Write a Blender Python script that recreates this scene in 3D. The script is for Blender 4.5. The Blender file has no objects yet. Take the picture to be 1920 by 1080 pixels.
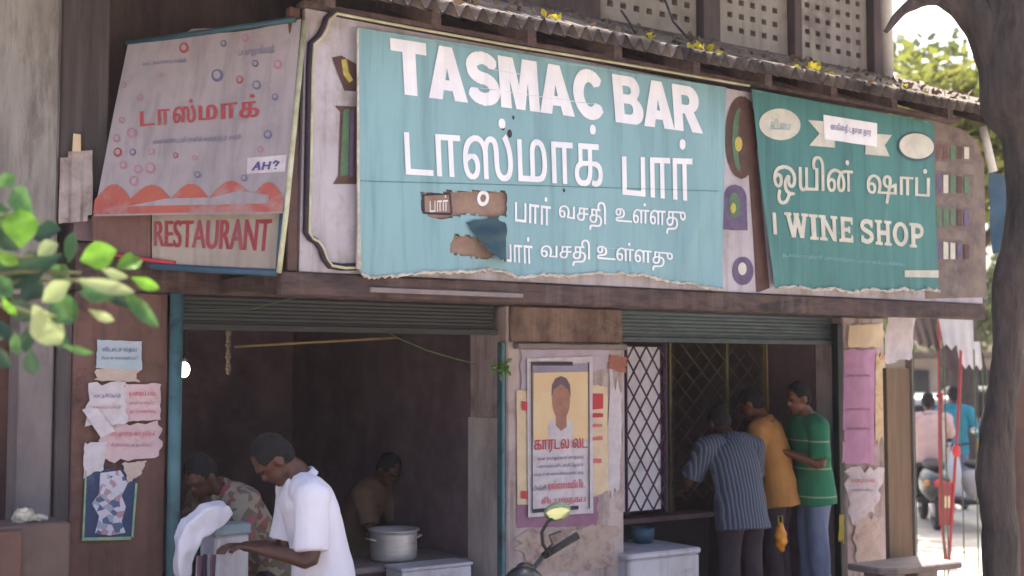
import bpy, bmesh, math, random
from mathutils import Vector, Matrix, noise as mnoise
SC = bpy.context.scene
COL = SC.collection
R = math.radians
# ------------------------------------------------------------------ camera, sky, sun, exposure
CAM_H, FPX, PITCH, YAW = 1.95, 2400.0, R(3.58), R(35)
cam = bpy.data.cameras.new('Camera'); cam.sensor_width = 36; cam.lens = 36*FPX/1920
cam.clip_start = .05; cam.clip_end = 2000
cam.dof.use_dof = True; cam.dof.focus_distance = 7.5; cam.dof.aperture_fstop = 1.6
cam_o = bpy.data.objects.new('Camera', cam); COL.objects.link(cam_o)
cam_o.location = (0, 0, CAM_H); cam_o.rotation_euler = (R(90)+PITCH, 0, 0)
SC.camera = cam_o
SUN_EL, SUN_AZ = R(57), R(14)          # azimuth clockwise from +Y: behind the shops, to the right
world = bpy.data.worlds.new('World'); SC.world = world; world.use_nodes = True
wt = world.node_tree; bg = wt.nodes['Background']
sky = wt.nodes.new('ShaderNodeTexSky'); sky.sky_type = 'NISHITA'; sky.sun_disc = False
sky.sun_elevation = SUN_EL; sky.sun_rotation = SUN_AZ
sky.air_density = 1.0; sky.dust_density = 6.0; sky.ozone_density = .6
wt.links.new(sky.outputs[0], bg.inputs[0]); bg.inputs[1].default_value = .15
sun = bpy.data.lights.new('Sun', 'SUN'); sun.energy = 5.0; sun.angle = R(.5); sun.color = (1, .94, .84)
sun_o = bpy.data.objects.new('Sun', sun); COL.objects.link(sun_o); sun_o.location = (10, 14, 30)
sd = Vector((math.sin(SUN_AZ)*math.cos(SUN_EL), math.cos(SUN_AZ)*math.cos(SUN_EL), math.sin(SUN_EL)))
sun_o.rotation_euler = sd.to_track_quat('Z', 'Y').to_euler()
vs = SC.view_settings; vs.view_transform = 'Standard'; vs.look = 'None'; vs.gamma = 1; vs.exposure = 1.45
SC.cycles.max_bounces = 8; SC.cycles.diffuse_bounces = 5

# ------------------------------------------------------------------ helpers
random.seed(7)
P0 = Vector((0, 8.4, 0)); D = Vector((math.cos(YAW), math.sin(YAW), 0)); IN = Vector((-math.sin(YAW), math.cos(YAW), 0))
def FW(p):                                  # shop-front frame (along, into the building, up) -> world
    return P0 + D*p[0] + IN*p[1] + Vector((0, 0, p[2]))
def ray(x, y):
    a = (x-960)/FPX; b = (540-y)/FPX
    return Vector((a, math.cos(PITCH)-b*math.sin(PITCH), math.sin(PITCH)+b*math.cos(PITCH)))
def L(x, y, yl=0.0):                        # point of the shop-front frame at depth yl
    r = ray(x, y); o = Vector((0, 0, CAM_H))
    t = (yl-(o-P0).dot(IN))/r.dot(IN); p = o+r*t-P0
    return (p.dot(D), yl, p.z)
def W(x, y, Y):
    r = ray(x, y); t = Y/r.y
    return Vector((r.x*t, Y, CAM_H+r.z*t))
def lin(h):
    h = h.lstrip('#'); v = [int(h[i:i+2], 16)/255 for i in (0, 2, 4)]
    return tuple(x/12.92 if x <= .04045 else ((x+.055)/1.055)**2.4 for x in v)+(1,)

def mat(name, c1, c2=None, scale=6, rough=.75, bump=.15, metal=0, stretch=(1, 1, 1), dirt=None, dirt_scale=1.3,
        dirt_amt=.5, emit=0, trans=0, detail=6, fine=None, streak=None):
    m = bpy.data.materials.new(name); m.use_nodes = True
    nt = m.node_tree; n = nt.nodes; l = nt.links; b = n['Principled BSDF']
    c1 = lin(c1); c2 = lin(c2) if c2 else tuple(x*.72 for x in c1[:3])+(1,)
    b.inputs['Roughness'].default_value = rough; b.inputs['Metallic'].default_value = metal
    if emit:
        b.inputs['Emission Color'].default_value = c1; b.inputs['Emission Strength'].default_value = emit
    tc = n.new('ShaderNodeTexCoord'); mp = n.new('ShaderNodeMapping'); mp.inputs['Scale'].default_value = stretch
    l.new(tc.outputs['Object'], mp.inputs[0])
    nz = n.new('ShaderNodeTexNoise'); nz.inputs['Scale'].default_value = scale; nz.inputs['Detail'].default_value = detail
    nz.inputs['Roughness'].default_value = .62; l.new(mp.outputs[0], nz.inputs[0])
    rp = n.new('ShaderNodeValToRGB'); rp.color_ramp.elements[0].position = .35; rp.color_ramp.elements[1].position = .65
    rp.color_ramp.elements[0].color = c1; rp.color_ramp.elements[1].color = c2
    l.new(nz.outputs[0], rp.inputs[0]); out = rp.outputs[0]
    if dirt:
        n2 = n.new('ShaderNodeTexNoise'); n2.inputs['Scale'].default_value = dirt_scale; n2.inputs['Detail'].default_value = 8
        n2.inputs['Roughness'].default_value = .7; l.new(mp.outputs[0], n2.inputs[0])
        r2 = n.new('ShaderNodeValToRGB'); r2.color_ramp.elements[0].position = .62-.25*dirt_amt; r2.color_ramp.elements[1].position = .72-.1*dirt_amt
        l.new(n2.outputs[0], r2.inputs[0])
        mx = n.new('ShaderNodeMix'); mx.data_type = 'RGBA'; l.new(r2.outputs[0], mx.inputs[0])
        l.new(out, mx.inputs[6]); mx.inputs[7].default_value = lin(dirt); out = mx.outputs[2]
    if streak:
        m2 = n.new('ShaderNodeMapping'); m2.inputs['Scale'].default_value = (7, 7, .55); l.new(tc.outputs['Object'], m2.inputs[0])
        n4 = n.new('ShaderNodeTexNoise'); n4.inputs['Scale'].default_value = 1.6; n4.inputs['Detail'].default_value = 9; n4.inputs['Roughness'].default_value = .65; l.new(m2.outputs[0], n4.inputs[0])
        r4 = n.new('ShaderNodeValToRGB'); r4.color_ramp.elements[0].position = .48; r4.color_ramp.elements[1].position = .78
        r4.color_ramp.elements[1].color = (streak[1],)*3+(1,); l.new(n4.outputs[0], r4.inputs[0])
        x4 = n.new('ShaderNodeMix'); x4.data_type = 'RGBA'; l.new(r4.outputs[0], x4.inputs[0]); l.new(out, x4.inputs[6]); x4.inputs[7].default_value = lin(streak[0]); out = x4.outputs[2]
    l.new(out, b.inputs['Base Color'])
    if bump:
        n3 = n.new('ShaderNodeTexNoise'); n3.inputs['Scale'].default_value = fine or scale*5; n3.inputs['Detail'].default_value = 5
        l.new(mp.outputs[0], n3.inputs[0])
        bp = n.new('ShaderNodeBump'); bp.inputs['Strength'].default_value = bump; bp.inputs['Distance'].default_value = .02
        l.new(n3.outputs[0], bp.inputs['Height']); l.new(bp.outputs[0], b.inputs['Normal'])
    if trans:
        tr = n.new('ShaderNodeBsdfTranslucent'); l.new(out, tr.inputs[0])
        ms = n.new('ShaderNodeMixShader'); ms.inputs[0].default_value = trans
        l.new(b.outputs[0], ms.inputs[1]); l.new(tr.outputs[0], ms.inputs[2])
        l.new(ms.outputs[0], n['Material Output'].inputs[0])
    return m
def stripe_mat(name, c1, c2, freq, axis, c3=None, rough=.85, width=.5, noise_amt=.02):
    m = mat(name, c1, c1, 8, rough, .1); nt = m.node_tree; n = nt.nodes; l = nt.links; b = n['Principled BSDF']
    tc = n.new('ShaderNodeTexCoord'); sx = n.new('ShaderNodeSeparateXYZ')
    nz = n.new('ShaderNodeTexNoise'); nz.inputs['Scale'].default_value = 5
    l.new(tc.outputs['Object'], nz.inputs[0])
    ad = n.new('ShaderNodeVectorMath'); ad.operation = 'MULTIPLY_ADD'; ad.inputs[1].default_value = (noise_amt,)*3
    l.new(nz.outputs['Color'], ad.inputs[0]); l.new(tc.outputs['Object'], ad.inputs[2]); l.new(ad.outputs[0], sx.inputs[0])
    mu = n.new('ShaderNodeMath'); mu.operation = 'MULTIPLY'; mu.inputs[1].default_value = freq; l.new(sx.outputs[axis], mu.inputs[0])
    fr = n.new('ShaderNodeMath'); fr.operation = 'FRACT'; l.new(mu.outputs[0], fr.inputs[0])
    rp = n.new('ShaderNodeValToRGB'); rp.color_ramp.interpolation = 'CONSTANT'
    rp.color_ramp.elements[0].color = lin(c1); rp.color_ramp.elements[1].color = lin(c2); rp.color_ramp.elements[1].position = width
    if c3:
        e = rp.color_ramp.elements.new(width+(1-width)*.55); e.color = lin(c3)
    l.new(fr.outputs[0], rp.inputs[0]); l.new(rp.outputs[0], b.inputs['Base Color'])
    return m
def print_mat(name, cols, scale=30):
    m = mat(name, cols[0], cols[0], 8, .85, .1); nt = m.node_tree; n = nt.nodes; l = nt.links; b = n['Principled BSDF']
    tc = n.new('ShaderNodeTexCoord'); v = n.new('ShaderNodeTexVoronoi'); v.inputs['Scale'].default_value = scale
    l.new(tc.outputs['Object'], v.inputs[0])
    sx = n.new('ShaderNodeSeparateColor'); l.new(v.outputs['Color'], sx.inputs[0])
    rp = n.new('ShaderNodeValToRGB'); rp.color_ramp.interpolation = 'CONSTANT'
    rp.color_ramp.elements[0].color = lin(cols[0]); rp.color_ramp.elements[1].color = lin(cols[1]); rp.color_ramp.elements[1].position = .45
    for i, c in enumerate(cols[2:]):
        e = rp.color_ramp.elements.new(.62+.16*i); e.color = lin(c)
    l.new(sx.outputs[0], rp.inputs[0]); l.new(rp.outputs[0], b.inputs['Base Color'])
    return m

def tag(o, label=None, cat=None, group=None, kind=None):
    if label: o['label'] = label
    if cat: o['category'] = cat
    if group: o['group'] = group
    if kind: o['kind'] = kind
    return o
def thing(name, label, cat, loc, frame='F', rotz=0, group=None):
    o = bpy.data.objects.new(name, None); COL.objects.link(o); o.empty_display_size = .1
    o.location = FW(loc) if frame == 'F' else Vector(loc); o.rotation_euler = (0, 0, rotz)
    return tag(o, label, cat, group)
def wloc(o):
    v = Vector(o.location)
    while o.parent is not None:
        o = o.parent; v += Vector(o.location)
    return v

class MB:
    """collects shapes, links them as one mesh object"""
    def __init__(s, frame='F'):
        s.v = []; s.f = []; s.frame = frame
    def add(s, vs, fs):
        k = len(s.v); s.v += [Vector(p) for p in vs]; s.f += [tuple(i+k for i in f) for f in fs]; return s
    def box(s, x0, x1, y0, y1, z0, z1):
        return s.add([(x, y, z) for z in (z0, z1) for y in (y0, y1) for x in (x0, x1)],
                     [(0, 2, 3, 1), (4, 5, 7, 6), (0, 1, 5, 4), (2, 6, 7, 3), (0, 4, 6, 2), (1, 3, 7, 5)])
    def hexa(s, b, t):                       # two quads
        return s.add(list(b)+list(t), [(3, 2, 1, 0), (4, 5, 6, 7), (0, 1, 5, 4), (1, 2, 6, 5), (2, 3, 7, 6), (3, 0, 4, 7)])
    def plate(s, quad, off):                 # quad given thickness along off
        q = [Vector(p) for p in quad]; o = Vector(off)
        return s.hexa(q, [p+o for p in q])
    def tube(s, pts, rad, n=8, cap=True, flat=None):
        pts = [Vector(p) for p in pts]; N = len(pts)
        if not hasattr(rad, '__len__'): rad = [rad]*N
        up = None; rings = []
        for i in range(N):
            t = (pts[min(i+1, N-1)]-pts[max(i-1, 0)])
            if t.length < 1e-9: t = Vector((0, 0, 1))
            t.normalize()
            if up is None:
                up = Vector((0, 0, 1)) if abs(t.z) < .9 else Vector((1, 0, 0))
            a = t.cross(up)
            if a.length < 1e-6: a = t.orthogonal()
            a.normalize(); b = a.cross(t).normalized(); up = b
            r = rad[i]; ra, rb = (r if hasattr(r, '__len__') else (r, r))
            rings.append([pts[i]+a*(math.cos(2*math.pi*k/n)*ra)+b*(math.sin(2*math.pi*k/n)*rb) for k in range(n)])
        vs = [p for rg in rings for p in rg]; fs = []
        for i in range(N-1):
            for k in range(n):
                fs.append((i*n+k, i*n+(k+1) % n, (i+1)*n+(k+1) % n, (i+1)*n+k))
        if cap:
            fs.append(tuple(range(n-1, -1, -1))); fs.append(tuple((N-1)*n+k for k in range(n)))
        return s.add(vs, fs)
    def ell(s, c, r, n=12, m=8, rot=None):
        c = Vector(c); vs = []; fs = []
        for j in range(m+1):
            th = math.pi*j/m
            for i in range(n):
                ph = 2*math.pi*i/n
                p = Vector((r[0]*math.sin(th)*math.cos(ph), r[1]*math.sin(th)*math.sin(ph), r[2]*math.cos(th)))
                if rot is not None: p = rot @ p
                vs.append(c+p)
        for j in range(m):
            for i in range(n):
                fs.append((j*n+i, (j+1)*n+i, (j+1)*n+(i+1) % n, j*n+(i+1) % n))
        return s.add(vs, fs)
    def lathe(s, c, prof, n=20):
        c = Vector(c); vs = []; fs = []
        for r, z in prof:
            for k in range(n):
                vs.append(c+Vector((r*math.cos(2*math.pi*k/n), r*math.sin(2*math.pi*k/n), z)))
        for i in range(len(prof)-1):
            for k in range(n):
                fs.append((i*n+k, i*n+(k+1) % n, (i+1)*n+(k+1) % n, (i+1)*n+k))
        return s.add(vs, fs)
    def build(s, name, m, parent=None, smooth=False, bevel=0, local=False, remesh=0, sm_iter=0, disp=None, weld=True, seg=1):
        vs = s.v
        if not local and s.frame == 'F': vs = [FW(p) for p in vs]
        if parent is not None and not local:
            o = wloc(parent); vs = [p-o for p in vs]
        loc = Vector((0, 0, 0))
        if parent is None:
            mn = [min(p[i] for p in vs) for i in range(3)]; mxx = [max(p[i] for p in vs) for i in range(3)]
            loc = Vector(((mn[0]+mxx[0])/2, (mn[1]+mxx[1])/2, mn[2])); vs = [p-loc for p in vs]
        me = bpy.data.meshes.new(name); me.from_pydata([tuple(p) for p in vs], [], s.f)
        bm = bmesh.new(); bm.from_mesh(me)
        if weld: bmesh.ops.remove_doubles(bm, verts=bm.verts, dist=1e-5)
        bmesh.ops.recalc_face_normals(bm, faces=bm.faces)
        if bevel:
            es = [e for e in bm.edges if len(e.link_faces) == 2 and e.calc_face_angle(0) > .6]
            bmesh.ops.bevel(bm, geom=es, offset=bevel, segments=seg, affect='EDGES', clamp_overlap=True)
        bm.to_mesh(me); bm.free()
        if remesh:
            tmp = bpy.data.objects.new('tmp', me); COL.objects.link(tmp)
            md = tmp.modifiers.new('r', 'REMESH'); md.mode = 'VOXEL'; md.voxel_size = remesh
            if sm_iter:
                q = tmp.modifiers.new('s', 'SMOOTH'); q.iterations = sm_iter; q.factor = .5
            dg = bpy.context.evaluated_depsgraph_get(); dg.update()
            me2 = bpy.data.meshes.new_from_object(tmp.evaluated_get(dg)); bpy.data.objects.remove(tmp)
            bpy.data.meshes.remove(me); me = me2; me.name = name
            if len(me.vertices) < 8: print('REMESH EMPTY', name)
        if disp:
            cs = [v.co.copy() for v in me.vertices]; ns = [v.normal.copy() for v in me.vertices]
            me.vertices.foreach_set('co', [q for c, nn in zip(cs, ns) for q in c+disp(c, nn)]); me.update()
        me.materials.clear(); me.materials.append(m)
        if smooth:
            me.polygons.foreach_set('use_smooth', [True]*len(me.polygons))
        o = bpy.data.objects.new(name, me); COL.objects.link(o); o.location = loc
        if parent is not None: o.parent = parent
        return o
def shape(name, m, parent, polys, place, **k):
    mb = MB(); fill(mb, polys, place, **k); return mb.build(name, m, parent)

# ---- flat shapes, lettering: non-zero scan fill of 2-D outlines, mapped to a surface by place(u, v)
def crossings(polys, y):
    ev = []
    for p in polys:
        for i in range(len(p)):
            (x0, y0), (x1, y1) = p[i], p[(i+1) % len(p)]
            if (y0 <= y) != (y1 <= y):
                ev.append((x0+(y-y0)/(y1-y0)*(x1-x0), 1 if y1 > y0 else -1))
    ev.sort(); w = 0; out = []; st = None
    for x, d in ev:
        nw = w+d
        if w == 0 and nw != 0: st = x
        elif w != 0 and nw == 0: out.append((st, x))
        w = nw
    res = []
    for a, b in out:
        if res and a-res[-1][1] < 1e-6: res[-1] = (res[-1][0], b)
        elif b-a > 1e-6: res.append((a, b))
    return res
def fill(mb, polys, place, dy=None, dx=None, grow=0):
    ys = [y for p in polys for _, y in p]; y0, y1 = min(ys), max(ys)
    n = max(1, int(math.ceil((y1-y0)/(dy or (y1-y0)/40)))); h = (y1-y0)/n
    for i in range(n):
        a, b = y0+i*h, y0+(i+1)*h; e = h*.02
        ia, ib = crossings(polys, a+e), crossings(polys, b-e)
        if len(ia) != len(ib):
            ia = ib = crossings(polys, (a+b)/2)
        for (l0, r0), (l1, r1) in zip(ia, ib):
            l0 -= grow; l1 -= grow; r0 += grow; r1 += grow
            m = max(1, int(math.ceil(max(r0-l0, r1-l1)/(dx or 1e9))))
            for k in range(m):
                f0, f1 = k/m, (k+1)/m
                mb.add([place(l0+(r0-l0)*f0, a), place(l0+(r0-l0)*f1, a), place(l1+(r1-l1)*f1, b), place(l1+(r1-l1)*f0, b)], [(0, 1, 2, 3)])
def circ(cx, cy, rx, ry=None, n=24, rev=False):
    ry = ry or rx
    p = [(cx+rx*math.cos(2*math.pi*i/n), cy+ry*math.sin(2*math.pi*i/n)) for i in range(n)]
    return p[::-1] if rev else p
def rect(x0, y0, x1, y1): return [(x0, y0), (x1, y0), (x1, y1), (x0, y1)]
def stroke(pts, w, ends=False):              # all pieces counter-clockwise so that they unite
    out = []
    for i in range(len(pts)-1):
        (x0, y0), (x1, y1) = pts[i], pts[i+1]; dx, dy = x1-x0, y1-y0; ln = math.hypot(dx, dy) or 1e-9
        nx, ny = -dy/ln*w/2, dx/ln*w/2
        out.append([(x0-nx, y0-ny), (x1-nx, y1-ny), (x1+nx, y1+ny), (x0+nx, y0+ny)])
    for i, p in enumerate(pts):
        if ends or 0 < i < len(pts)-1: out.append(circ(p[0], p[1], w/2, n=12))
    return out
def arc(cx, cy, rx, ry, a0, a1, n=14):
    return [(cx+rx*math.cos(R(a0+(a1-a0)*i/n)), cy+ry*math.sin(R(a0+(a1-a0)*i/n))) for i in range(n+1)]
def font_polys(text):
    c = bpy.data.curves.new('t', 'FONT'); c.body = text; o = bpy.data.objects.new('t', c); COL.objects.link(o)
    dg = bpy.context.evaluated_depsgraph_get(); dg.update()
    cu = o.to_curve(dg); out = []
    for sp in cu.splines:
        p = []
        if sp.type == 'BEZIER':
            bp = sp.bezier_points; n = len(bp)
            for i in range(n):
                a, b = bp[i], bp[(i+1) % n]
                for k in range(5):
                    t = k/5; q = (1-t)**3*a.co+3*(1-t)**2*t*a.handle_right+3*(1-t)*t*t*b.handle_left+t**3*b.co
                    p.append((q.x, q.y))
        else:
            p = [(q.co.x, q.co.y) for q in sp.points]
        if len(p) > 2: out.append(p)
    o.to_curve_clear(); bpy.data.objects.remove(o); bpy.data.curves.remove(c)
    return out
def bbox(polys):
    xs = [x for p in polys for x, _ in p]; ys = [y for p in polys for _, y in p]
    return min(xs), min(ys), max(xs), max(ys)
def bil(q, u, v):                            # q = TL, TR, BR, BL ; v up
    a = q[3].lerp(q[2], u); b = q[0].lerp(q[1], u); return a.lerp(b, v)
def on_quad(polys, quad, post=None, y_range=None):
    x0, y0, x1, y1 = bbox(polys)
    if y_range: y0, y1 = y_range
    q = [Vector(p) for p in quad]
    def place(x, y):
        p = bil(q, (x-x0)/(x1-x0), (y-y0)/(y1-y0)); return post(p) if post else p
    return place
def glyph_line(letters, gap, sp=.35):        # letters: list of (width, polys) or None for a space
    x = 0; out = []
    for g in letters:
        if g is None: x += sp; continue
        w, ps = g; out += [[(px+x, py) for px, py in p] for p in ps]; x += w+gap
    return out
def squiggle(n, rnd, w=.16):                 # a line of small writing too blurred to read: jumbled letters
    s = ''
    for i in range(n):
        s += rnd.choice('கசடதபமரவளனயல')+rnd.choice(['', '', '', 'ா', '்', 'ி'])
        if rnd.random() < .15 and 0 < i < n-2: s += ' '
    return font_polys(s)
HEAVY = {
 'T': (.8, [[(0, 1), (0, .77), (.265, .77), (.265, 0), (.535, 0), (.535, .77), (.8, .77), (.8, 1)][::-1]]),
 'A': (.92, [[(0, 0), (.29, 0), (.335, .18), (.585, .18), (.63, 0), (.92, 0), (.6, 1), (.32, 1)], [(.46, .68), (.53, .37), (.39, .37)][::-1][::-1]]),
 'M': (1.0, [[(0, 0), (.24, 0), (.24, .7), (.4, 0), (.6, 0), (.76, .7), (.76, 0), (1, 0), (1, 1), (.64, 1), (.5, .4), (.36, 1), (0, 1)]]),
 'B': (.82, [[(0, 0)]+arc(.53, .275, .3, .275, -90, 60)+arc(.5, .75, .26, .25, -50, 90)+[(0, 1)],
             ([(.25, .61)]+arc(.44, .7, .09, .09, -90, 90, 6)+[(.25, .79)])[::-1], ([(.25, .2)]+arc(.46, .31, .1, .11, -90, 90, 6)+[(.25, .42)])[::-1]]),
 'R': (.86, [[(0, 0), (.25, 0), (.25, .38), (.36, .38), (.56, 0), (.88, 0), (.62, .44)]+arc(.5, .71, .31, .29, -50, 90)+[(0, 1)],
             ([(.25, .58)]+arc(.44, .685, .1, .105, -90, 90, 6)+[(.25, .79)])[::-1]]),
 'S': (.8, stroke(arc(.4, .72, .28, .17, 20, 200, 12)+arc(.41, .715, .3, .21, 205, 262, 6)+arc(.38, .3, .3, .205, 82, 25, 6)+arc(.4, .29, .285, .18, 15, -165, 12), .235)),
 'C': (.86, stroke(arc(.45, .5, .315, .385, 38, 322, 22), .255)),
}
def slab(strokes, serifs, w):
    out = []
    for s in strokes: out += stroke(s, w)
    for x, y, hw in serifs: out.append(rect(x-hw, y-.055, x+hw, y+.055))
    return out
SLAB = {
 'W': (1.0, slab([[(.14, .95), (.32, .03)], [(.32, .03), (.5, .9)], [(.5, .9), (.68, .03)], [(.68, .03), (.86, .95)]], [(.14, .945, .15), (.86, .945, .15), (.5, .945, .12)], .17)),
 'I': (.4, slab([[(.2, 0), (.2, 1)]], [(.2, .945, .2), (.2, .055, .2)], .22)),
 'N': (.86, slab([[(.17, 0), (.17, 1)], [(.17, .95), (.68, .04)], [(.7, 0), (.7, 1)]], [(.17, .055, .17), (.15, .945, .16), (.7, .945, .16)], .17)),
 'E': (.72, slab([[(.18, 0), (.18, 1)], [(.1, .92), (.66, .92)], [(.2, .5), (.5, .5)], [(.1, .08), (.66, .08)]], [(.15, .055, .15)], .17)+[rect(.58, .72, .68, 1), rect(.58, 0, .68, .28), rect(.44, .38, .54, .62)]),
 'S': (.7, stroke(arc(.35, .72, .24, .19, 25, 230, 12)+arc(.33, .29, .25, .2, 60, -155, 14), .19)+[rect(.52, .66, .63, .96), rect(.06, .04, .17, .34)]),
 'H': (.86, slab([[(.19, 0), (.19, 1)], [(.67, 0), (.67, 1)], [(.2, .5), (.66, .5)]], [(.19, .945, .19), (.19, .055, .19), (.67, .945, .19), (.67, .055, .19)], .19)),
 'O': (.82, [circ(.41, .5, .4, .5, 32), circ(.41, .5, .2, .33, 32, True)]),
 'P': (.76, slab([[(.19, 0), (.19, 1)]], [(.19, .945, .19), (.19, .055, .19)], .2)+stroke([(.15, .91)]+arc(.42, .69, .23, .22, 90, -90, 12)+[(.15, .47)], .18)),
}
# ------------------------------------------------------------------ materials
M = {}
M['maroon'] = mat('maroon_plaster', '#785550', '#644a43', 5, .85, .35, dirt='#3c2c2c', dirt_scale=1.6, dirt_amt=.35, streak=('#36282a', .7))
M['beam'] = mat('weathered_brown_beam', '#5a4440', '#3c2c30', 7, .8, .3, stretch=(1, 1, 4), dirt='#231a1e', dirt_scale=2, dirt_amt=.4, streak=('#80706a', .5))
M['interior'] = mat('purplish_interior_plaster', '#80686f', '#6c555d', 3, .9, .2, dirt='#543f48', dirt_scale=.9, dirt_amt=.5)  # purple shadow tint and lifted blacks are put into this plaster colour
M['fascia'] = mat('painted_fascia', '#bdb2bd', '#a99ea6', 2.2, .65, .15, dirt='#8c7f76', dirt_scale=1.6, dirt_amt=.5, streak=('#6b5c58', .7))
M['pale_plaster'] = mat('pale_plaster', '#a09a98', '#827b7a', 4.5, .85, .5, stretch=(1, 1, .25), dirt='#5c4f50', dirt_scale=3, dirt_amt=.45, streak=('#4a3f42', .7))
M['greyplank'] = mat('grey_plank', '#5a5152', '#453d40', 3, .85, .25, stretch=(6, 6, .4), dirt='#332a2d', dirt_scale=1, dirt_amt=.4)
M['pillar'] = mat('poster_stained_pillar', '#c6b3b3', '#b09c9e', 4, .9, .35, dirt='#8e7668', dirt_scale=2.2, dirt_amt=.4, streak=('#5a463e', .8))
M['pillar_grey'] = mat('grey_side_plaster', '#d6c6c2', '#c4b4b0', 5, .85, .2, stretch=(1, 1, .4), dirt='#a89894', dirt_scale=2, dirt_amt=.3)
M['teal_steel'] = mat('teal_painted_steel', '#4f747d', '#426670', 8, .5, .1, dirt='#3a3436', dirt_scale=5, dirt_amt=.3)
M['shutter'] = mat('shutter_steel', '#2b2f33', '#212428', 6, .55, .1, stretch=(1, 1, 5), dirt='#2a2226', dirt_scale=2, dirt_amt=.45)
M['shutter_teal'] = mat('shutter_teal_steel', '#48585f', '#37464d', 6, .55, .1, stretch=(1, 1, 5), dirt='#33292e', dirt_scale=2, dirt_amt=.4)
M['roof'] = mat('weathered_corrugated_roof', '#85766c', '#5d4f4a', 5, .9, .4, dirt='#3f3236', dirt_scale=2.4, dirt_amt=.6)
M['upper'] = mat('upper_wall_plaster', '#6e5c58', '#54454a', 2.5, .9, .3, stretch=(1, 1, .5), dirt='#3d3035', dirt_scale=1.5, dirt_amt=.5, streak=('#352a2e', .6))
M['jali'] = mat('jali_concrete', '#a79a92', '#93867f', 4, .85, .2, dirt='#7a6c66', dirt_scale=2, dirt_amt=.35, streak=('#6a5a56', .7))
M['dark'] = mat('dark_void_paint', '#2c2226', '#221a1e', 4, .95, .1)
M['teal_cloth'] = mat('teal_flex_banner', '#87abb4', '#7a9ea8', 1.5, .5, .35, stretch=(1, 1, .25), fine=3, dirt='#9bb9bf', dirt_scale=.9, dirt_amt=.35, streak=('#4f7078', .6))
M['teal_fold'] = mat('teal_flex_back', '#31525e', '#27434f', 3, .6, .1)
M['green_cloth'] = mat('dark_teal_flex_banner', '#457c7a', '#3a706f', 3, .5, .4, stretch=(3, 3, .3), fine=2, dirt='#5a8f8c', dirt_scale=1.5, dirt_amt=.4, streak=('#2b4f50', .8))
M['letter'] = mat('white_lettering', '#f0ecf2', '#e4dfea', 5, .55, 0, streak=('#b9b6c0', .45))
M['letter_dull'] = mat('dull_cream_lettering', '#cfcabf', '#bdb5ac', 9, .6, 0)
M['edge_white'] = mat('banner_hem', '#cfc8c4', '#a8998c', 18, .6, .2)
M['kraft'] = mat('exposed_backing', '#9a7f70', '#85695f', 10, .85, .2)
M['white_paper'] = mat('white_paper', '#d4cad2', '#bfb2bc', 10, .8, .15, streak=('#9a8c92', .5))
M['cream_paper'] = mat('cream_paper', '#dcc7a8', '#cfb39a', 8, .8, .1)
M['pink_paper'] = mat('pink_paper', '#c795b8', '#b683a6', 6, .8, .1, dirt='#a8789a', dirt_scale=2, dirt_amt=.3, streak=('#8a6078', .5))
M['mauve'] = mat('mauve_paper', '#9c6f8a', '#8a6079', 8, .85, .15)
M['red_ink'] = mat('red_ink', '#c23f4c', '#b2353f', 8, .7, 0)
M['pinkred_ink'] = mat('faded_red_ink', '#cf6f78', '#c4606c', 14, .7, 0)
M['blue_ink'] = mat('blue_ink', '#5a5490', '#4c4680', 8, .7, 0)
M['dark_ink'] = mat('dark_ink', '#3b2f40', '#2f2433', 8, .7, 0)
M['sign_grey'] = mat('dusty_white_flex', '#a99da4', '#9b9097', 2, .6, .05, dirt='#8c7f8a', dirt_scale=1, dirt_amt=.35, streak=('#6f646c', .6))
M['sign_red'] = mat('faded_red_print', '#b04a50', '#a04048', 4, .65, 0, dirt='#a8756e', dirt_scale=3, dirt_amt=.45)
M['coral'] = mat('coral_print', '#b8604f', '#a5524c', 4, .65, 0, dirt='#a58a8c', dirt_scale=5, dirt_amt=.5)
M['bubble'] = mat('pale_pink_print', '#b08090', '#a87488', 9, .65, 0)
M['blue_print'] = mat('faded_blue_print', '#70708f', '#66668c', 9, .65, 0)
M['tape'] = mat('yellowed_edge_strip', '#c9c6ae', '#a8a47c', 12, .6, .1)
M['dark_purple'] = mat('dark_purple_paint', '#3a2a3c', '#2c2030', 9, .7, .1)
M['bottle_brown'] = mat('painted_brown', '#5e4038', '#4a3230', 14, .65, 0)
M['bottle_green'] = mat('painted_green', '#5c7a5c', '#486650', 18, .65, 0)
M['bottle_yellow'] = mat('painted_yellow', '#c9b860', '#a89848', 18, .65, 0)
M['bottle_violet'] = mat('painted_violet', '#6a5878', '#574868', 16, .65, 0)
M['cell'] = mat('painted_shelf', '#77665f', '#604f50', 14, .7, .1)
M['skin'] = mat('brown_skin', '#6e4230', '#62392a', 6, .5, .03)
M['skin_dark'] = mat('dark_brown_skin', '#54332a', '#4a2c24', 6, .5, .03)
M['hair'] = mat('black_hair', '#0f0c10', '#18131a', 40, .95, .5, stretch=(1, 1, .3))
M['white_shirt'] = mat('white_cotton', '#e6e0ee', '#dcd4e4', 4, .85, .1)
M['print_shirt'] = print_mat('floral_print_cotton', ['#8a8074', '#6e5a5c', '#8e4a52', '#5f5a48'], 26)
M['stripe_shirt'] = stripe_mat('striped_cotton', '#363950', '#62677a', 36, 1, '#465254')
M['yellow_shirt'] = mat('mustard_cotton', '#ab7840', '#9b6a38', 5, .85, .1)
M['green_shirt'] = stripe_mat('green_knit', '#2f7f5c', '#2f7f5c', 5.2, 2, '#2f7f5c')
M['green_shirt'] = stripe_mat('green_banded_knit', '#297255', '#8a9c7a', 4.6, 2, '#297255', width=.9, noise_amt=.004)
M['tan_shirt'] = mat('tan_cotton', '#7d6350', '#6b5344', 5, .85, .1)
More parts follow.
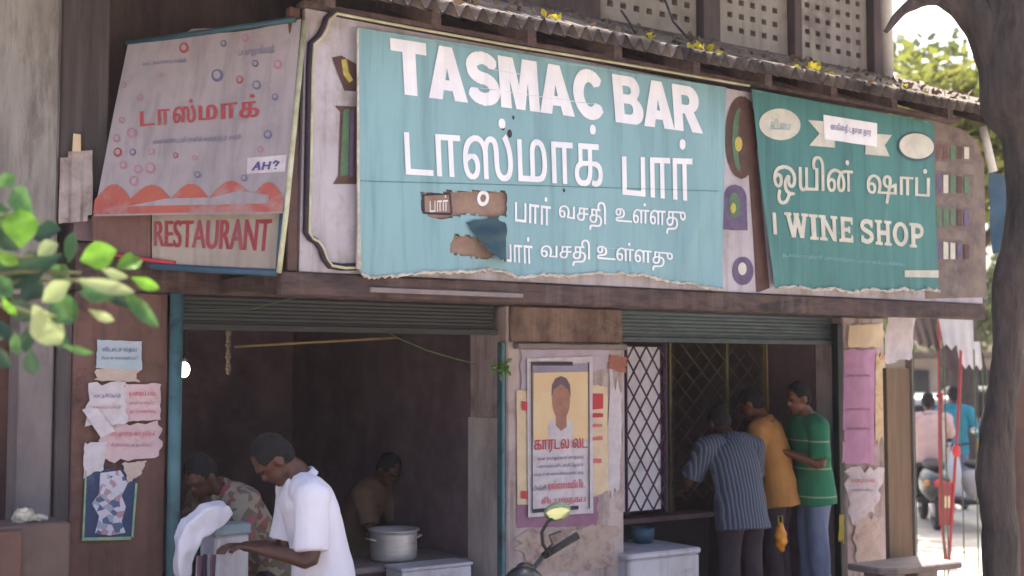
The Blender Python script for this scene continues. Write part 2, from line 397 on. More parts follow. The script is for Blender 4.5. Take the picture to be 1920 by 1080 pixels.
M['dark_trouser'] = mat('dark_trousers', '#3a2c38', '#2e232c', 5, .9, .1)
M['jeans'] = mat('pale_blue_jeans', '#77819c', '#646e8a', 6, .85, .15, stretch=(3, 3, 1))
M['pink_shirt'] = mat('pale_pink_cotton', '#cdb0ac', '#bfa09e', 5, .85, .1)
M['cyan_shirt'] = mat('cyan_cotton', '#2391a6', '#1d8097', 5, .85, .1)
M['alu'] = mat('brushed_aluminium', '#cdc8c8', '#b9b4b4', 6, .45, .05, metal=.45, stretch=(1, 1, 8))
M['white_plastic'] = mat('white_plastic', '#c9c6d2', '#b5b0bc', 3, .5, .08, dirt='#8f8488', dirt_scale=2.5, dirt_amt=.3, streak=('#8a7c7c', .6))
M['blue_plastic'] = mat('pale_blue_plastic', '#b4c0d2', '#a8b4c6', 3, .5, .03)
M['slab'] = mat('counter_stone', '#8a7c7c', '#766a6c', 8, .6, .1)
M['lattice'] = mat('purple_brown_iron', '#5e3c5a', '#4c3049', 9, .6, .2)
M['lattice_dark'] = mat('olive_dark_iron', '#77724e', '#625c42', 9, .65, .2)
M['yellow_brass'] = mat('old_bamboo', '#8a7040', '#756036', 9, .6, .2)
M['board'] = mat('brown_board', '#826a54', '#745d4a', 4, .8, .15, stretch=(5, 5, .5), streak=('#4e3e32', .6))
M['red_iron'] = mat('red_painted_iron', '#a23440', '#8c2a36', 8, .5, .1, dirt='#6e2f30', dirt_scale=6, dirt_amt=.3)
M['bark'] = mat('tree_bark', '#544846', '#383030', 7, .95, 1.0, stretch=(2, 2, .5), dirt='#2c2424', dirt_scale=4, dirt_amt=.45, fine=18)
M['asphalt'] = mat('street_asphalt', '#b4ada0', '#a69f94', 3, .95, .3, dirt='#c0b8ac', dirt_scale=.5, dirt_amt=.4)
M['pavement'] = mat('pavement_concrete', '#8a8178', '#7a7168', 4, .95, .3)
M['leaf_bright'] = mat('leaf_bright', '#6f9c34', '#557f26', 22, .35, .1, trans=.4)
M['leaf_mid'] = mat('leaf_mid', '#5f864a', '#446636', 22, .35, .1, trans=.35)
M['leaf_pale'] = mat('leaf_pale_underside', '#a3ac7e', '#93a06c', 9, .5, .1, trans=.25)
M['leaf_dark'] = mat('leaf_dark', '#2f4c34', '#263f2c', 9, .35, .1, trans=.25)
M['leaf_yellow'] = mat('leaf_yellow', '#c9b83a', '#b8a52c', 9, .5, .1, trans=.3)
M['leaf_dry'] = mat('leaf_dry', '#7a6452', '#66523f', 9, .8, .1)
M['stem'] = mat('plant_stem', '#6d6a48', '#59563a', 12, .8, .3)
M['rubber'] = mat('black_rubber', '#201c22', '#19161a', 9, .6, .1)
M['black_paint'] = mat('dark_enamel', '#2b3036', '#22262b', 3, .25, .02)
M['chrome'] = mat('chrome', '#b8b8b8', '#a8a8a8', 3, .18, 0, metal=1)
M['mirror'] = mat('mirror_glass', '#a9b08c', '#a0a784', 3, .12, 0, metal=.9)  # pale green of reflected leaves put into the glass colour
M['lamp'] = mat('lit_bulb', '#fff6ea', '#fff6ea', 3, .4, 0, emit=14)
M['wire'] = mat('green_cord', '#4c5a40', '#414d36', 12, .8, .1)
M['plastic_bag'] = mat('crumpled_plastic', '#c4bcae', '#aba394', 10, .4, .3)
M['van'] = mat('white_van_paint', '#d2d0d2', '#c6c4c8', 2, .3, .02)
M['glass'] = mat('dark_window', '#2d3238', '#262b30', 2, .1, 0)
M['canvas'] = mat('pale_canvas', '#d8d3cf', '#c4c0c4', 3, .8, .1, dirt='#b9b07a', dirt_scale=2, dirt_amt=.3)
M['brown_canvas'] = mat('brown_canvas', '#4a3532', '#3a2a29', 4, .85, .2)
M['far_wall'] = mat('far_wall', '#a89c94', '#988c86', 2, .9, .1)
M['orange'] = mat('orange_lens', '#d98a20', '#c97a18', 5, .3, 0)
M['yellow_paint'] = mat('yellow_paint', '#cf9f28', '#bd8f20', 4, .35, .02)
M['brown_wall'] = mat('far_right_brown_wall', '#6a5048', '#57413c', 4, .9, .2, streak=('#3a2a28', .6))
M['blue_tarp'] = mat('blue_tarp', '#3c5a74', '#314c64', 4, .6, .2)

# ------------------------------------------------------------------ setting
g = MB('W'); N = 24
xs = [-80, -50, -25, -12, -6, -3, 0, 3, 6, 9, 12, 16, 22, 30, 45, 60, 80]
ysg = [-30, -20, -6, 0, 4, 8, 12, 16, 20, 26, 36, 50, 70, 90]
for i, x in enumerate(xs):
    for j, y in enumerate(ysg): g.v.append(Vector((x, y, -.12)))
for i in range(len(xs)-1):
    for j in range(len(ysg)-1):
        a = i*len(ysg)+j; g.f.append((a, a+len(ysg), a+len(ysg)+1, a+1))
tag(g.build('road', M['asphalt']), kind='structure')
tag(MB().box(-8, 6.4, -2.2, -.02, -.11, .0).build('pavement', M['pavement'], bevel=.02), kind='structure')

# ------------------------------------------------------------------ shop building
B = thing('shop_building', 'two-bay shop building with brown beam, perforated upper screens and corrugated eave roof', 'building', (.9, .5, 0))
def part(name, m, mb, parent=None, **k): return mb.build(name, m, parent or B, **k)
part('floor', M['pavement'], MB().box(-2.8, 4.1, .0, 5.2, -.1, .1))
# front walls
part('front_wall', M['maroon'], MB().box(-2.83, -2.32, 0, .3, 0, 2.36), bevel=.008)
pil = MB().box(-.04, .95, 0, .45, .0, 2.36)
part('pillar', M['pillar'], pil, bevel=.012)
part('pillar_side', M['pillar_grey'], MB().box(-.055, -.043, .06, .44, .1, 1.62))
part('capital', mat('stained_capital', '#8a726a', '#6a544e', 6, .9, .4, dirt='#453632', dirt_scale=3.5, dirt_amt=.5, streak=('#a8948c', .6)), MB().box(-.03, .92, -.03, -.003, 2.12, 2.355), bevel=.006)
ld = MB(); ld.box(.0, .93, -.07, -.003, 2.075, 2.115); part('ledge', M['slab'], ld, bevel=.008)
part('front_wall', M['pillar'], MB().box(3.24, 3.74, 0, .3, 0, 2.36), bevel=.01)
# interior
room = MB(); room.box(-2.8, -.05, 3.2, 3.3, .1, 2.62); room.box(-2.84, -2.74, .31, 3.19, .1, 2.62)
room.box(-.04, .1, .46, 3.3, .1, 2.62); part('interior_wall', M['interior'], room)
room2 = MB(); room2.box(.11, 3.7, 2.0, 2.1, .1, 2.62); room2.box(.8, .95, .46, 1.99, .1, 2.62); room2.box(3.24, 3.4, .31, 1.99, .1, 2.62)
part('interior_wall', M['interior'], room2)
part('ceiling', M['interior'], MB().box(-2.84, 3.74, .01, 3.3, 2.63, 2.75))
# canopy slab (soffit) and beams
part('soffit', M['beam'], MB().box(-2.02, 3.7, -.9, -.005, 2.385, 2.45))
part('beam', M['beam'], MB().box(-2.09, 3.72, -.975, -.903, 2.315, 2.435), bevel=.01)
part('lintel', M['beam'], MB().box(-2.83, 3.74, -.002, .16, 2.362, 2.62), bevel=.008)
bt = MB(); bt.box(-1.6, -.62, -1.0, -.977, 2.345, 2.372); part('batten', M['slab'], bt, bevel=.003)
# rolled shutter heads: ribbed steel
def shutter(s0, s1, z0, z1, m, y=.07):
    mb = MB(); n = 7; prof = []
    for i in range(n*6+1):
        t = i/(n*6); prof.append((y-.003*abs(math.sin(math.pi*n*t)), z0+(z1-z0)*t))
    for i, (py, pz) in enumerate(prof): mb.v += [Vector((s0, py, pz)), Vector((s1, py, pz))]
    for i in range(len(prof)-1): mb.f.append((2*i, 2*i+1, 2*i+3, 2*i+2))
    k = len(mb.v); mb.box(s0, s1, y+.004, y+.2, z0+.01, z1)
    mb.box(s0, s1, y-.03, y+.003, z0-.035, z0-.002)
    return mb
part('rolling_shutter', M['shutter'], shutter(-2.25, -.09, 2.2, 2.36, M['shutter']))
part('rolling_shutter', M['shutter_teal'], shutter(.98, 3.17, 2.17, 2.36, M['shutter']))
part('steel_post', M['teal_steel'], MB().tube([(-2.29, -.05, .0), (-2.29, -.05, 2.36)], .036, 14), smooth=True)
part('door_guide', M['teal_steel'], MB().box(-.085, -.058, -.01, .05, .0, 2.12), bevel=.004)
part('door_guide', M['black_paint'], MB().box(3.165, 3.225, -.01, .06, .0, 2.3), bevel=.004)
# upper floor
zt, zb = 5.55, 4.5
PAN = [(1.02, 1.98), (2.2, 3.0), (3.13, 3.99)]
up = MB(); up.box(-3.6, 4.22, .3, .5, 2.765, zb-.004); up.box(-3.6, 4.22, .3, .5, zt+.004, 6.8)
up.box(-3.6, 1.0, .3, .5, zb-.003, zt+.003); prev = 1.98
part('upper_wall', M['upper'], up)
for a, b in ((2.0, 2.18), (3.02, 3.11), (4.01, 4.2)): part('pilaster', M['upper'], MB().box(a, b, .265, .5, zb-.003, zt+.003), bevel=.006)
part('sill', M['upper'], MB().box(.98, 4.2, .24, .296, zb-.07, zb-.012), bevel=.006)
part('parapet', M['upper'], MB().box(-3.7, 4.3, .2, 4.6, 6.805, 7.0))
sw = MB(); sw.box(4.05, 4.22, .51, 4.4, 2.77, 6.8); sw.box(-3.6, -3.45, .51, 4.4, 2.77, 6.8); sw.box(-3.6, 4.2, 4.41, 4.5, .1, 6.8)
part('side_wall', M['upper'], sw)
def jali(s0, s1):
    mb = MB(); y0, y1 = .33, .39; ph, pv, hw, hh = .128, .113, .056, .045
    polys = [rect(s0, zb, s1, zt)]; holes = []
    nx = int((s1-s0-.06)//ph); ox = s0+((s1-s0)-nx*ph)/2
    nz_ = int((zt-zb-.08)//pv)
    for i in range(nx):
        for j in range(nz_):
            cx = ox+(i+.5)*ph; cz = zb+.1+(j+.35)*pv
            h = rect(cx-hw/2, cz-hh/2, cx+hw/2, cz+hh/2)[::-1]; polys.append(h); holes.append(h)
    for y in (y0, y1):
        fill(mb, polys, lambda u, v, y=y: (u, y, v), dy=pv/20)
    for h in holes:
        for i in range(4):
            (a, b), (c, d) = h[i], h[(i+1) % 4]
            mb.add([(a, y0, b), (c, y0, d), (c, y1, d), (a, y1, b)], [(0, 1, 2, 3)])
    return mb
for a, b in PAN: part('jali_screen', M['jali'], jali(a, b))
part('corner_post', mat('pale_post_paint', '#d8d0cc', '#c4bab6', 4, .7, .1), MB().tube([(L(1664, 100, .12)[0], .12, 4.22), (L(1664, 100, .12)[0], .12, 6.8)], .05, 12), smooth=True)
# eave roof
def roof_z(s, y): return 3.83+(y+1.3)*.40+.014*mnoise.noise(Vector((s*1.3, y*2, 0)))
rf = MB(); per = .1; n_s = int(7.9/per*10); yr = [-1.3, -1.27, -1.15, -.9, -.5, -.1, .285]
for lay in (0, -.012):
    k = len(rf.v)
    for i in range(n_s+1):
        s = -3.5+7.9*i/n_s; w = .034*math.cos(2*math.pi*s/per)
        dent = .05*max(0, mnoise.noise(Vector((s*2.2, 5, 1)))-.1)
        for j, y in enumerate(yr):
            yy = y+(dent if j == 0 else 0)+(.02*mnoise.noise(Vector((s*9, 2, 3))) if j == 0 else 0)
            rf.v.append(Vector((s, yy, roof_z(s, yy)+w+lay)))
    for i in range(n_s):
        for j in range(len(yr)-1):
            a = k+i*len(yr)+j; rf.f.append((a, a+len(yr), a+len(yr)+1, a+1))
part('eave_roof', M['roof'], rf, smooth=True)
rt = MB()
for s in [-3.2+.62*i for i in range(12)]: rt.add(*[[(s-.03, -1.22, roof_z(s, -1.22)-.12), (s+.03, -1.22, roof_z(s, -1.22)-.12), (s+.03, .28, roof_z(s, .28)-.12), (s-.03, .28, roof_z(s, .28)-.12), (s-.03, -1.22, roof_z(s, -1.22)-.045), (s+.03, -1.22, roof_z(s, -1.22)-.045), (s+.03, .28, roof_z(s, .28)-.045), (s-.03, .28, roof_z(s, .28)-.045)], [(3, 2, 1, 0), (4, 5, 6, 7), (0, 1, 5, 4), (1, 2, 6, 5), (2, 3, 7, 6), (3, 0, 4, 7)]])
part('rafters', M['beam'], rt)

# ------------------------------------------------------------------ fascia board with painted goods
FY = -.95
F_ = thing('fascia_board', 'pale painted fascia board with bottle pictures and dark curled border behind the banners', 'signboard', (.9, FY, 2.44))
fo = [(-1.985, 2.44), (3.72, 2.44), (3.735, 3.35), (3.7, 3.6), (3.62, 3.7), (3.45, 3.735), (-1.965, 3.8)]
fb = MB(); fill(fb, [fo], lambda u, v: (u, FY, v), dy=.05); fill(fb, [fo], lambda u, v: (u, FY+.035, v), dy=.05)
for i in range(len(fo)):
    (a, b), (c, d) = fo[i], fo[(i+1) % len(fo)]; fb.add([(a, FY, b), (c, FY, d), (c, FY+.035, d), (a, FY+.035, b)], [(0, 1, 2, 3)])
fb.build('panel', M['fascia'], F_)
fp = [L(x, y, FY-.012) for x, y in [(1400, 160), (1180, 122), (950, 84), (760, 50), (640, 27), (625, 24), (612, 36), (606, 55), (597, 70), (583, 82), (580, 130), (577, 300), (574, 436), (581, 446), (592, 452), (601, 465), (608, 485), (617, 497), (640, 501), (668, 500)]]
MB().tube(fp, .019, 8).build('border', M['dark_purple'], F_, smooth=True)
MB().tube([Vector(p)+Vector((.012, -.012, -.004)) for p in fp], .009, 8).build('border_highlight', M['tape'], F_, smooth=True)
MB().box(-1.99, 3.46, FY-.03, FY+.06, 3.802, 3.835).build('top_rail', M['beam'], F_, bevel=.005)
MB().box(-2.05, -1.99, FY+.004, FY+.06, 2.44, 3.80).build('corner_strip', M['bottle_brown'], F_, bevel=.006)
def painted(name, m, pts, dy=.004):
    mb = MB(); P = [L(x, y, FY-dy) for x, y in pts]
    fill(mb, [[(p[0], p[2]) for p in P]], lambda u, v: (u, FY-dy, v)); return mb.build(name, m, F_)
painted('painted_bottle', M['bottle_brown'], [(622, 108), (640, 104), (668, 120), (668, 172), (646, 170), (634, 140)])
painted('painted_highlight', M['bottle_yellow'], [(640, 112), (650, 110), (654, 135), (662, 150), (655, 155), (644, 140)], .006)
painted('painted_crate', M['bottle_brown'], [(626, 198), (672, 200), (672, 345), (624, 345), (634, 330), (638, 210)])
painted('painted_bottle', M['bottle_green'], [(644, 206), (655, 204), (653, 330), (638, 330)], .006)
painted('painted_bottle', M['bottle_violet'], [(657, 206), (664, 206), (662, 332), (655, 332)], .006)
painted('painted_jar', M['bottle_brown'], arc(1390, 258, 31, 78, 0, 360, 28))
painted('painted_highlight', M['bottle_green'], arc(1388, 262, 15, 60, 90, 270, 14)+arc(1388, 262, 4, 50, 270, 90, 14), .006)
painted('painted_highlight', M['bottle_yellow'], arc(1385, 270, 7, 14, 0, 360, 12), .008)
painted('painted_jar', M['bottle_violet'], [(1354, 430), (1356, 372)]+arc(1378, 372, 22, 26, 180, 360, 12)+[(1402, 434)])
painted('painted_highlight', M['bottle_green'], arc(1377, 385, 11, 24, 0, 360, 16), .006)
painted('painted_highlight', M['bottle_yellow'], arc(1375, 390, 5, 10, 0, 360, 12), .008)
painted('painted_jar', M['bottle_violet'], arc(1393, 508, 20, 27, 0, 360, 18))
painted('painted_highlight', M['letter_dull'], arc(1392, 504, 8, 12, 0, 360, 14), .006)
painted('painted_band', M['bottle_brown'], [(1395, 180), (1409, 186), (1420, 300), (1432, 420), (1444, 548), (1418, 548), (1412, 440), (1404, 330)], .003)
painted('painted_band', mat('dingy_brown_paint', '#86756c', '#6d5d58', 5, .7, .1, dirt='#54464a', dirt_scale=3, dirt_amt=.5), [(1735, 222), (1800, 240), (1830, 262), (1845, 300), (1850, 560), (1735, 560)], .002)
for k, (y0, y1) in enumerate([(262, 302), (318, 366), (380, 428), (444, 490)]):
    painted('painted_shelf', M['cell'], [(1748, y0), (1826, y0+10), (1824, y1+6), (1750, y1)])
    rnd = random.Random(k)
    for q in range(5):
        x = 1756+13*q; painted('painted_bottle', rnd.choice([M['bottle_green'], M['bottle_violet'], M['bottle_brown'], M['maroon'], M['letter_dull']]), [(x, y0+8+q*1.3), (x+9, y0+9+q*1.3), (x+9, y1-4), (x, y1-4)], .006+.001*q)

# ------------------------------------------------------------------ main banner
BY = FY-.034
def wr(s, z):
    a = .010*mnoise.noise(Vector((s*1.1, z*.5, 2)))+.006*mnoise.noise(Vector((s*5, z*1.5, 4)))
    a += .010*math.exp(-((s-.72-.35*(z-2.9))/.05)**2)*(z < 3.3)*min(1, (3.3-z)*2 if z < 3.3 else 0)
    a += .012*max(0, .16-(z-2.45))/.16*math.sin(s*9)
    return a
def bpost(p, off=0): return Vector((p[0], BY-.02-wr(p[0], p[2])-off, p[2]))
TB = thing('banner', 'big pale teal cloth banner with white bar lettering and a torn lower middle', 'banner', (-.33, BY, 2.45))
def px2(pts, y=BY): return [(p[0], p[2]) for p in (L(x, yy, y) for x, yy in pts)]
bot = [(1350, 543), (1325, 541), (1290, 532), (1240, 527), (1205, 517), (1160, 514), (1110, 513), (1060, 518), (1010, 516), (965, 521), (950, 513), (935, 508), (900, 507), (850, 511), (800, 512), (745, 516), (710, 519), (690, 521), (672, 512)]
out = px2([(665, 52), (1010, 107), (1358, 165)]+bot)
h1 = px2([(786, 362), (830, 360), (890, 357), (944, 360), (945, 405), (915, 410), (872, 402), (830, 412), (800, 408), (787, 398)])
h2 = px2([(838, 462), (848, 440), (880, 442), (908, 462), (925, 480), (905, 486), (868, 480), (842, 478)])
def ragged(p, amp, seed, k=7):
    rnd = random.Random(seed); o = []
    for i in range(len(p)):
        (a, b), (c, d) = p[i], p[(i+1) % len(p)]
        for j in range(k):
            u = j/k; o.append((a+(c-a)*u+amp*(rnd.random()-.5), b+(d-b)*u+amp*(rnd.random()-.5)))
    return o
h1, h2 = ragged(h1, .016, 1), ragged(h2, .018, 2)
def ori(p, ccw):
    a = sum(p[i][0]*p[(i+1) % len(p)][1]-p[(i+1) % len(p)][0]*p[i][1] for i in range(len(p)))
    return p if (a > 0) == ccw else p[::-1]
mb = MB(); fill(mb, [ori(out, True), ori(h1, False), ori(h2, False)], lambda u, v: bpost((u, 0, v)), dy=.012, dx=.03)
mb.build('cloth', M['teal_cloth'], TB, smooth=True)
mb = MB()
for h in (h1, h2):
    fill(mb, [[(c[0]+(c[0]-sum(q[0] for q in h)/len(h))*.08, c[1]) for c in h]], lambda u, v: (u, BY-.006, v))
mb.build('exposed_backing', M['kraft'], TB)
def lettering(polys, quad, m=M['letter'], parent=TB, post=None, y=BY, name='lettering', off=.005, dy=None, grow=0, dx=.04):
    q = [L(x, yy, y) for x, yy in quad]; pl_ = on_quad(polys, q, post or (lambda p: bpost(p, off)))
    x0, y0, x1, y1 = bbox(polys)
    mb = MB(); fill(mb, polys, pl_, dy=dy or (y1-y0)/64, dx=(x1-x0)/40, grow=grow); return mb.build(name, m, parent)
lettering(glyph_line([HEAVY[c] for c in 'TASMAC']+[None]+[HEAVY[c] for c in 'BAR'], .035, .26), [(728, 71), (1306, 165), (1313, 253), (734, 178)], grow=.018)
lettering(font_polys('டாஸ்மாக்'), [(752, 212), (1122, 236), (1124, 352), (758, 330)], grow=.014)
lettering(font_polys('பாா்'), [(1160, 262), (1292, 262), (1294, 378), (1162, 366)], grow=.018)
lettering(font_polys('பாா்'), [(960, 363), (1026, 372), (1026, 424), (960, 416)], grow=.012)
lettering(font_polys('வசதி'), [(1042, 374), (1130, 380), (1130, 438), (1042, 420)], grow=.012)
lettering(font_polys('உள்ளது'), [(1148, 380), (1281, 384), (1281, 442), (1148, 430)], grow=.012)
lettering(font_polys('பாா்'), [(934, 443), (992, 446), (992, 496), (936, 490)], grow=.012)
lettering(font_polys('வசதி'), [(1008, 450), (1100, 450), (1100, 502), (1008, 494)], grow=.012)
lettering(font_polys('உள்ளது'), [(1114, 450), (1257, 464), (1257, 510), (1114, 500)], grow=.012)
# scraps of the older print that shows through the tear
lettering(font_polys('பாா்'), [(804, 368), (838, 366), (838, 396), (804, 398)], M['letter'], post=lambda p: Vector((p[0], BY-.010, p[2])))
lettering([circ(0, 0, 1), circ(0, 0, .5, rev=True)], [(893, 358), (915, 356), (915, 386), (893, 388)], M['letter'], post=lambda p: Vector((p[0], BY-.010, p[2])))
fr = MB(); fill(fr, stroke(px2([(790, 366), (842, 363)]), .012)+stroke(px2([(842, 364), (845, 400)]), .012)+stroke(px2([(792, 400), (845, 402)]), .012)+stroke(px2([(791, 366), (792, 402)]), .02), lambda u, v: (u, BY-.0105, v)); fr.build('scrap_frame', M['dark_ink'], TB)
fl = MB(); fq = [Vector(L(x, y, BY)) for x, y in [(868, 418), (945, 404), (942, 490), (900, 472)]]
for i in range(11):
    for j in range(13):
        u, v = i/10, j/12; p = bil(fq, u, v)
        p += Vector((.012*mnoise.noise(Vector((u*4, v*5, 1))), -.03-.055*math.sin(math.pi*u)*(1.2-v)-.05*(1-u)*(1-v)-.02*mnoise.noise(Vector((u*3, v*4, 7))), -.03*math.sin(u*3)*(1-v)+.014*mnoise.noise(Vector((u*9, v*9, 4)))*(u in (0, 1) or v in (0, 1)))); fl.v.append(p)
for i in range(10):
    for j in range(12): k = i*13+j; fl.f.append((k, k+13, k+14, k+1))
fl.build('torn_flap', M['teal_fold'], TB, True)
hem = MB(); hp = [bpost(L(x, y, BY), .004) for x, y in bot]
hq = []
rnd = random.Random(3)
for a, b in zip(hp[:-1], hp[1:]):
    for k in range(8): hq.append(a.lerp(b, k/8)+Vector((0, -.006*rnd.random(), .012*(rnd.random()-.5))))
hem.tube(hq, [.004+.010*rnd.random() for _ in hq], 6); hem.build('frayed_hem', M['edge_white'], TB)
lh = [bpost(L(x, y, BY), .003) for x, y in [(666, 56), (667, 180), (668, 300), (669, 420), (670, 505)]]
MB().tube(lh, [.006, .006, .008, .008, .016], 6).build('side_hem', M['edge_white'], TB)
seam = MB(); seam.tube([bpost(L(x, 340+(x-668)*.028, BY), .004) for x in range(668, 1350, 25)], .0016, 5); seam.build('seam', M['green_cloth'], TB)
for x, y, r in [(938, 240, .012), (950, 252, .016), (972, 334, .009), (957, 222, .008), (1052, 358, .007)]:
    hl = MB(); c = L(x, y, BY); fill(hl, [circ(c[0], c[2], r, r*1.5)], lambda u, v: bpost((u, 0, v), .0045)); hl.build('moth_hole', M['dark_ink'], TB)

# ------------------------------------------------------------------ wine shop banner
WB = thing('banner', 'dark green cloth banner with cream wine shop lettering', 'banner', (2.3, BY, 2.5))
wq = [Vector(L(*p, BY)) for p in [(1405, 168), (1747, 230), (1756, 546), (1449, 540)]]
def wpost(p, off=0): return Vector((p[0], BY-.018-.012*mnoise.noise(Vector((p[0]*1.5, p[2]*.8, 9)))-.008*mnoise.noise(Vector((p[0]*7, p[2]*1.2, 3)))-off, p[2]))
wbot = [(1756, 546), (1735, 542), (1712, 548), (1690, 541), (1660, 546), (1625, 543), (1590, 548), (1560, 541), (1520, 544), (1490, 538), (1449, 541)]
wo = ori(px2([(1405, 168), (1580, 200), (1747, 230), (1750, 380)]+wbot+[(1438, 460), (1425, 350), (1415, 250)]), True)
mb = MB(); fill(mb, [wo], lambda u, v: wpost((u, 0, v)), dy=.012, dx=.03); mb.build('cloth', M['green_cloth'], WB, smooth=True)
def wl(polys, quad, m=M['letter'], off=.005, grow=0, name='lettering'): return lettering(polys, quad, m, WB, lambda p: wpost(p, off), BY, name, grow=grow)
wl([circ(0, 0, 1)], [(1420, 203), (1496, 206), (1496, 265), (1420, 262)], M['letter_dull'], .004, name='oval_badge')
wl(squiggle(5, random.Random(2), .2), [(1440, 222), (1478, 228), (1478, 246), (1440, 243)], M['teal_cloth'], .008)
wl([circ(0, 0, 1)], [(1678, 246), (1748, 250), (1748, 305), (1678, 302)], M['cell'] if False else M['teal_fold'], .004, name='oval_badge')
wl([circ(0, 0, 1)], [(1681, 249), (1746, 253), (1746, 300), (1681, 297)], M['letter_dull'], .006, name='oval_badge')
wl([[(0, 0), (.12, .5), (0, 1), (.3, 1), (.3, 0)][::-1]], [(1510, 226), (1560, 230), (1560, 278), (1512, 274)], M['letter_dull'], .004, name='ribbon_end')
wl([[(0, 0), (1, 0), (.75, .5), (1, 1), (0, 1)]], [(1620, 250), (1668, 254), (1664, 294), (1618, 290)], M['letter_dull'], .004, name='ribbon_end')
wl([rect(0, 0, 1, 1)], [(1538, 216), (1640, 232), (1640, 276), (1540, 262)], M['letter'], .007, name='ribbon')
wl(squiggle(9, random.Random(5), .16), [(1552, 230), (1628, 242), (1628, 260), (1552, 249)], M['blue_ink'], .010)
wl(font_polys('ஒயின்'), [(1446, 286), (1594, 300), (1594, 384), (1448, 384)], M['letter_dull'], grow=.02)
wl(font_polys('ஷாப்'), [(1620, 312), (1738, 318), (1738, 388), (1622, 380)], M['letter_dull'], grow=.02)
wl(glyph_line([SLAB[c] for c in 'WINE']+[None]+[SLAB[c] for c in 'SHOP'], .05, .26), [(1466, 398), (1728, 420), (1728, 466), (1470, 446)], M['letter_dull'])
wl([rect(0, 0, 1, 1)], [(1444, 398), (1451, 400), (1453, 440), (1446, 440)], M['letter_dull'])
wl(squiggle(30, random.Random(8), .12), [(1462, 473), (1692, 492), (1692, 502), (1464, 484)], M['teal_cloth'])
wl([rect(0, 0, 1, 1)], [(1692, 507), (1755, 507), (1755, 521), (1692, 520)], M['letter_dull'])
rnd = random.Random(4); hq = []
hp = [wpost(L(x, y, BY), .004) for x, y in wbot]
for a, b in zip(hp[:-1], hp[1:]):
    for k in range(8): hq.append(a.lerp(b, k/8)+Vector((0, -.004*rnd.random(), .012*(rnd.random()-.5))))
MB().tube(hq, [.004+.012*rnd.random() for _ in hq], 6).build('frayed_hem', M['edge_white'], WB)

# ------------------------------------------------------------------ left hanging sign and restaurant panel
LS = thing('hanging_sign', 'dusty white sign with red Tamil letters, pink bubbles and red scalloped waves', 'sign', (-2.4, -.55, 2.7))
lq = [Vector(L(240, 80, -.02)), Vector(L(566, 40, -.99)), Vector(L(531, 400, -1.06)), Vector(L(175, 405, -.12))]
nrm = (lq[1]-lq[0]).cross(lq[3]-lq[0]).normalized()
if nrm.y > 0: nrm = -nrm
def lsp(u, v, off=0):
    p = bil(lq, u, v); return p+nrm*(off+.008*mnoise.noise(p*1.6))
mb = MB(); n1 = 24
top = lambda u: 1.0+.015*math.sin(u*7)+(.03 if .36 < u < .52 else 0)
for i in range(n1+1):
    for j in range(n1+1):
        u = i/n1; mb.v.append(lsp(u, j/n1*top(u)))
for i in range(n1):
    for j in range(n1):
        a = i*(n1+1)+j; mb.f.append((a, a+n1+1, a+n1+2, a+1))
mb.build('sheet', M['sign_grey'], LS, smooth=True)
def l_uv(x, y):                              # photo position -> position on the sheet
    u, v = .5, .5
    r = ray(x, y); o = Vector((0, 0, CAM_H))
    for _ in range(30):
        def pr(u, v):
            w = FW(bil(lq, u, v))-o; cz = Vector((0, math.cos(PITCH), math.sin(PITCH))); cy = Vector((0, -math.sin(PITCH), math.cos(PITCH)))
            dd = w.dot(cz); return 960+FPX*w.x/dd, 540-FPX*w.dot(cy)/dd
        X, Y = pr(u, v); e = 1e-3; Xu, Yu = pr(u+e, v); Xv, Yv = pr(u, v+e)
        a, b, c, d = (Xu-X)/e, (Xv-X)/e, (Yu-Y)/e, (Yv-Y)/e; det = a*d-b*c
        du = ((x-X)*d-(y-Y)*b)/det; dv = (a*(y-Y)-c*(x-X))/det; u += du; v += dv
    return u, v
def lprint(polys, quad, m, off=.005, name='lettering', grow=0):
    q = [Vector((*l_uv(x, y), 0)) for x, y in quad]
    pl_ = on_quad(polys, q); x0, y0, x1, y1 = bbox(polys)
    def place(x, y):
        p = pl_(x, y); return lsp(p.x, p.y, off)
    mb = MB(); fill(mb, polys, place, dy=(y1-y0)/40, dx=(x1-x0)/12, grow=grow); return mb.build(name, m, LS)
for t, q in zip(['ட', 'ா', 'ஸ்', 'ம', 'ா', 'க்'], [[(265, 210), (290, 208), (290, 235), (265, 238)], [(298, 206), (318, 205), (318, 234), (298, 236)], [(326, 188), (366, 186), (366, 230), (326, 232)], [(374, 198), (406, 196), (406, 224), (374, 226)], [(416, 195), (444, 192), (444, 220), (416, 224)], [(450, 178), (484, 176), (484, 219), (450, 222)]]):
    lprint(font_polys(t), q, M['sign_red'], grow=.03)
lprint(squiggle(9, random.Random(1), .18), [(448, 92), (516, 84), (516, 106), (448, 110)], M['blue_print'])
lprint(squiggle(18, random.Random(11), .2), [(288, 260), (452, 250), (452, 265), (288, 275)], M['blue_print'])
lprint(squiggle(9, random.Random(12), .2), [(268, 116), (350, 108), (350, 118), (268, 126)], M['blue_print'])
lprint([rect(0, 0, 1, 1)], [(464, 296), (538, 290), (534, 322), (463, 326)], M['white_paper'], .004, 'price_tag')
lprint(stroke([(0, 0), (.5, 1), (.7, 0)], .22)+stroke([(.15, .4), (.7, .4)], .2)+stroke([(1, 0), (1.1, 1)], .22)+stroke([(1.6, 0), (1.7, 1)], .22)+stroke([(1, .5), (1.7, .5)], .2)+stroke([(2.0, .7), (2.2, 1), (2.55, .8), (2.3, .45), (2.3, .3)], .2)+stroke([(2.28, .12), (2.28, -.02)], .2), [(474, 304), (526, 300), (524, 318), (472, 321)], M['dark_purple'] if False else M['blue_ink'], .008)
rnd = random.Random(21)
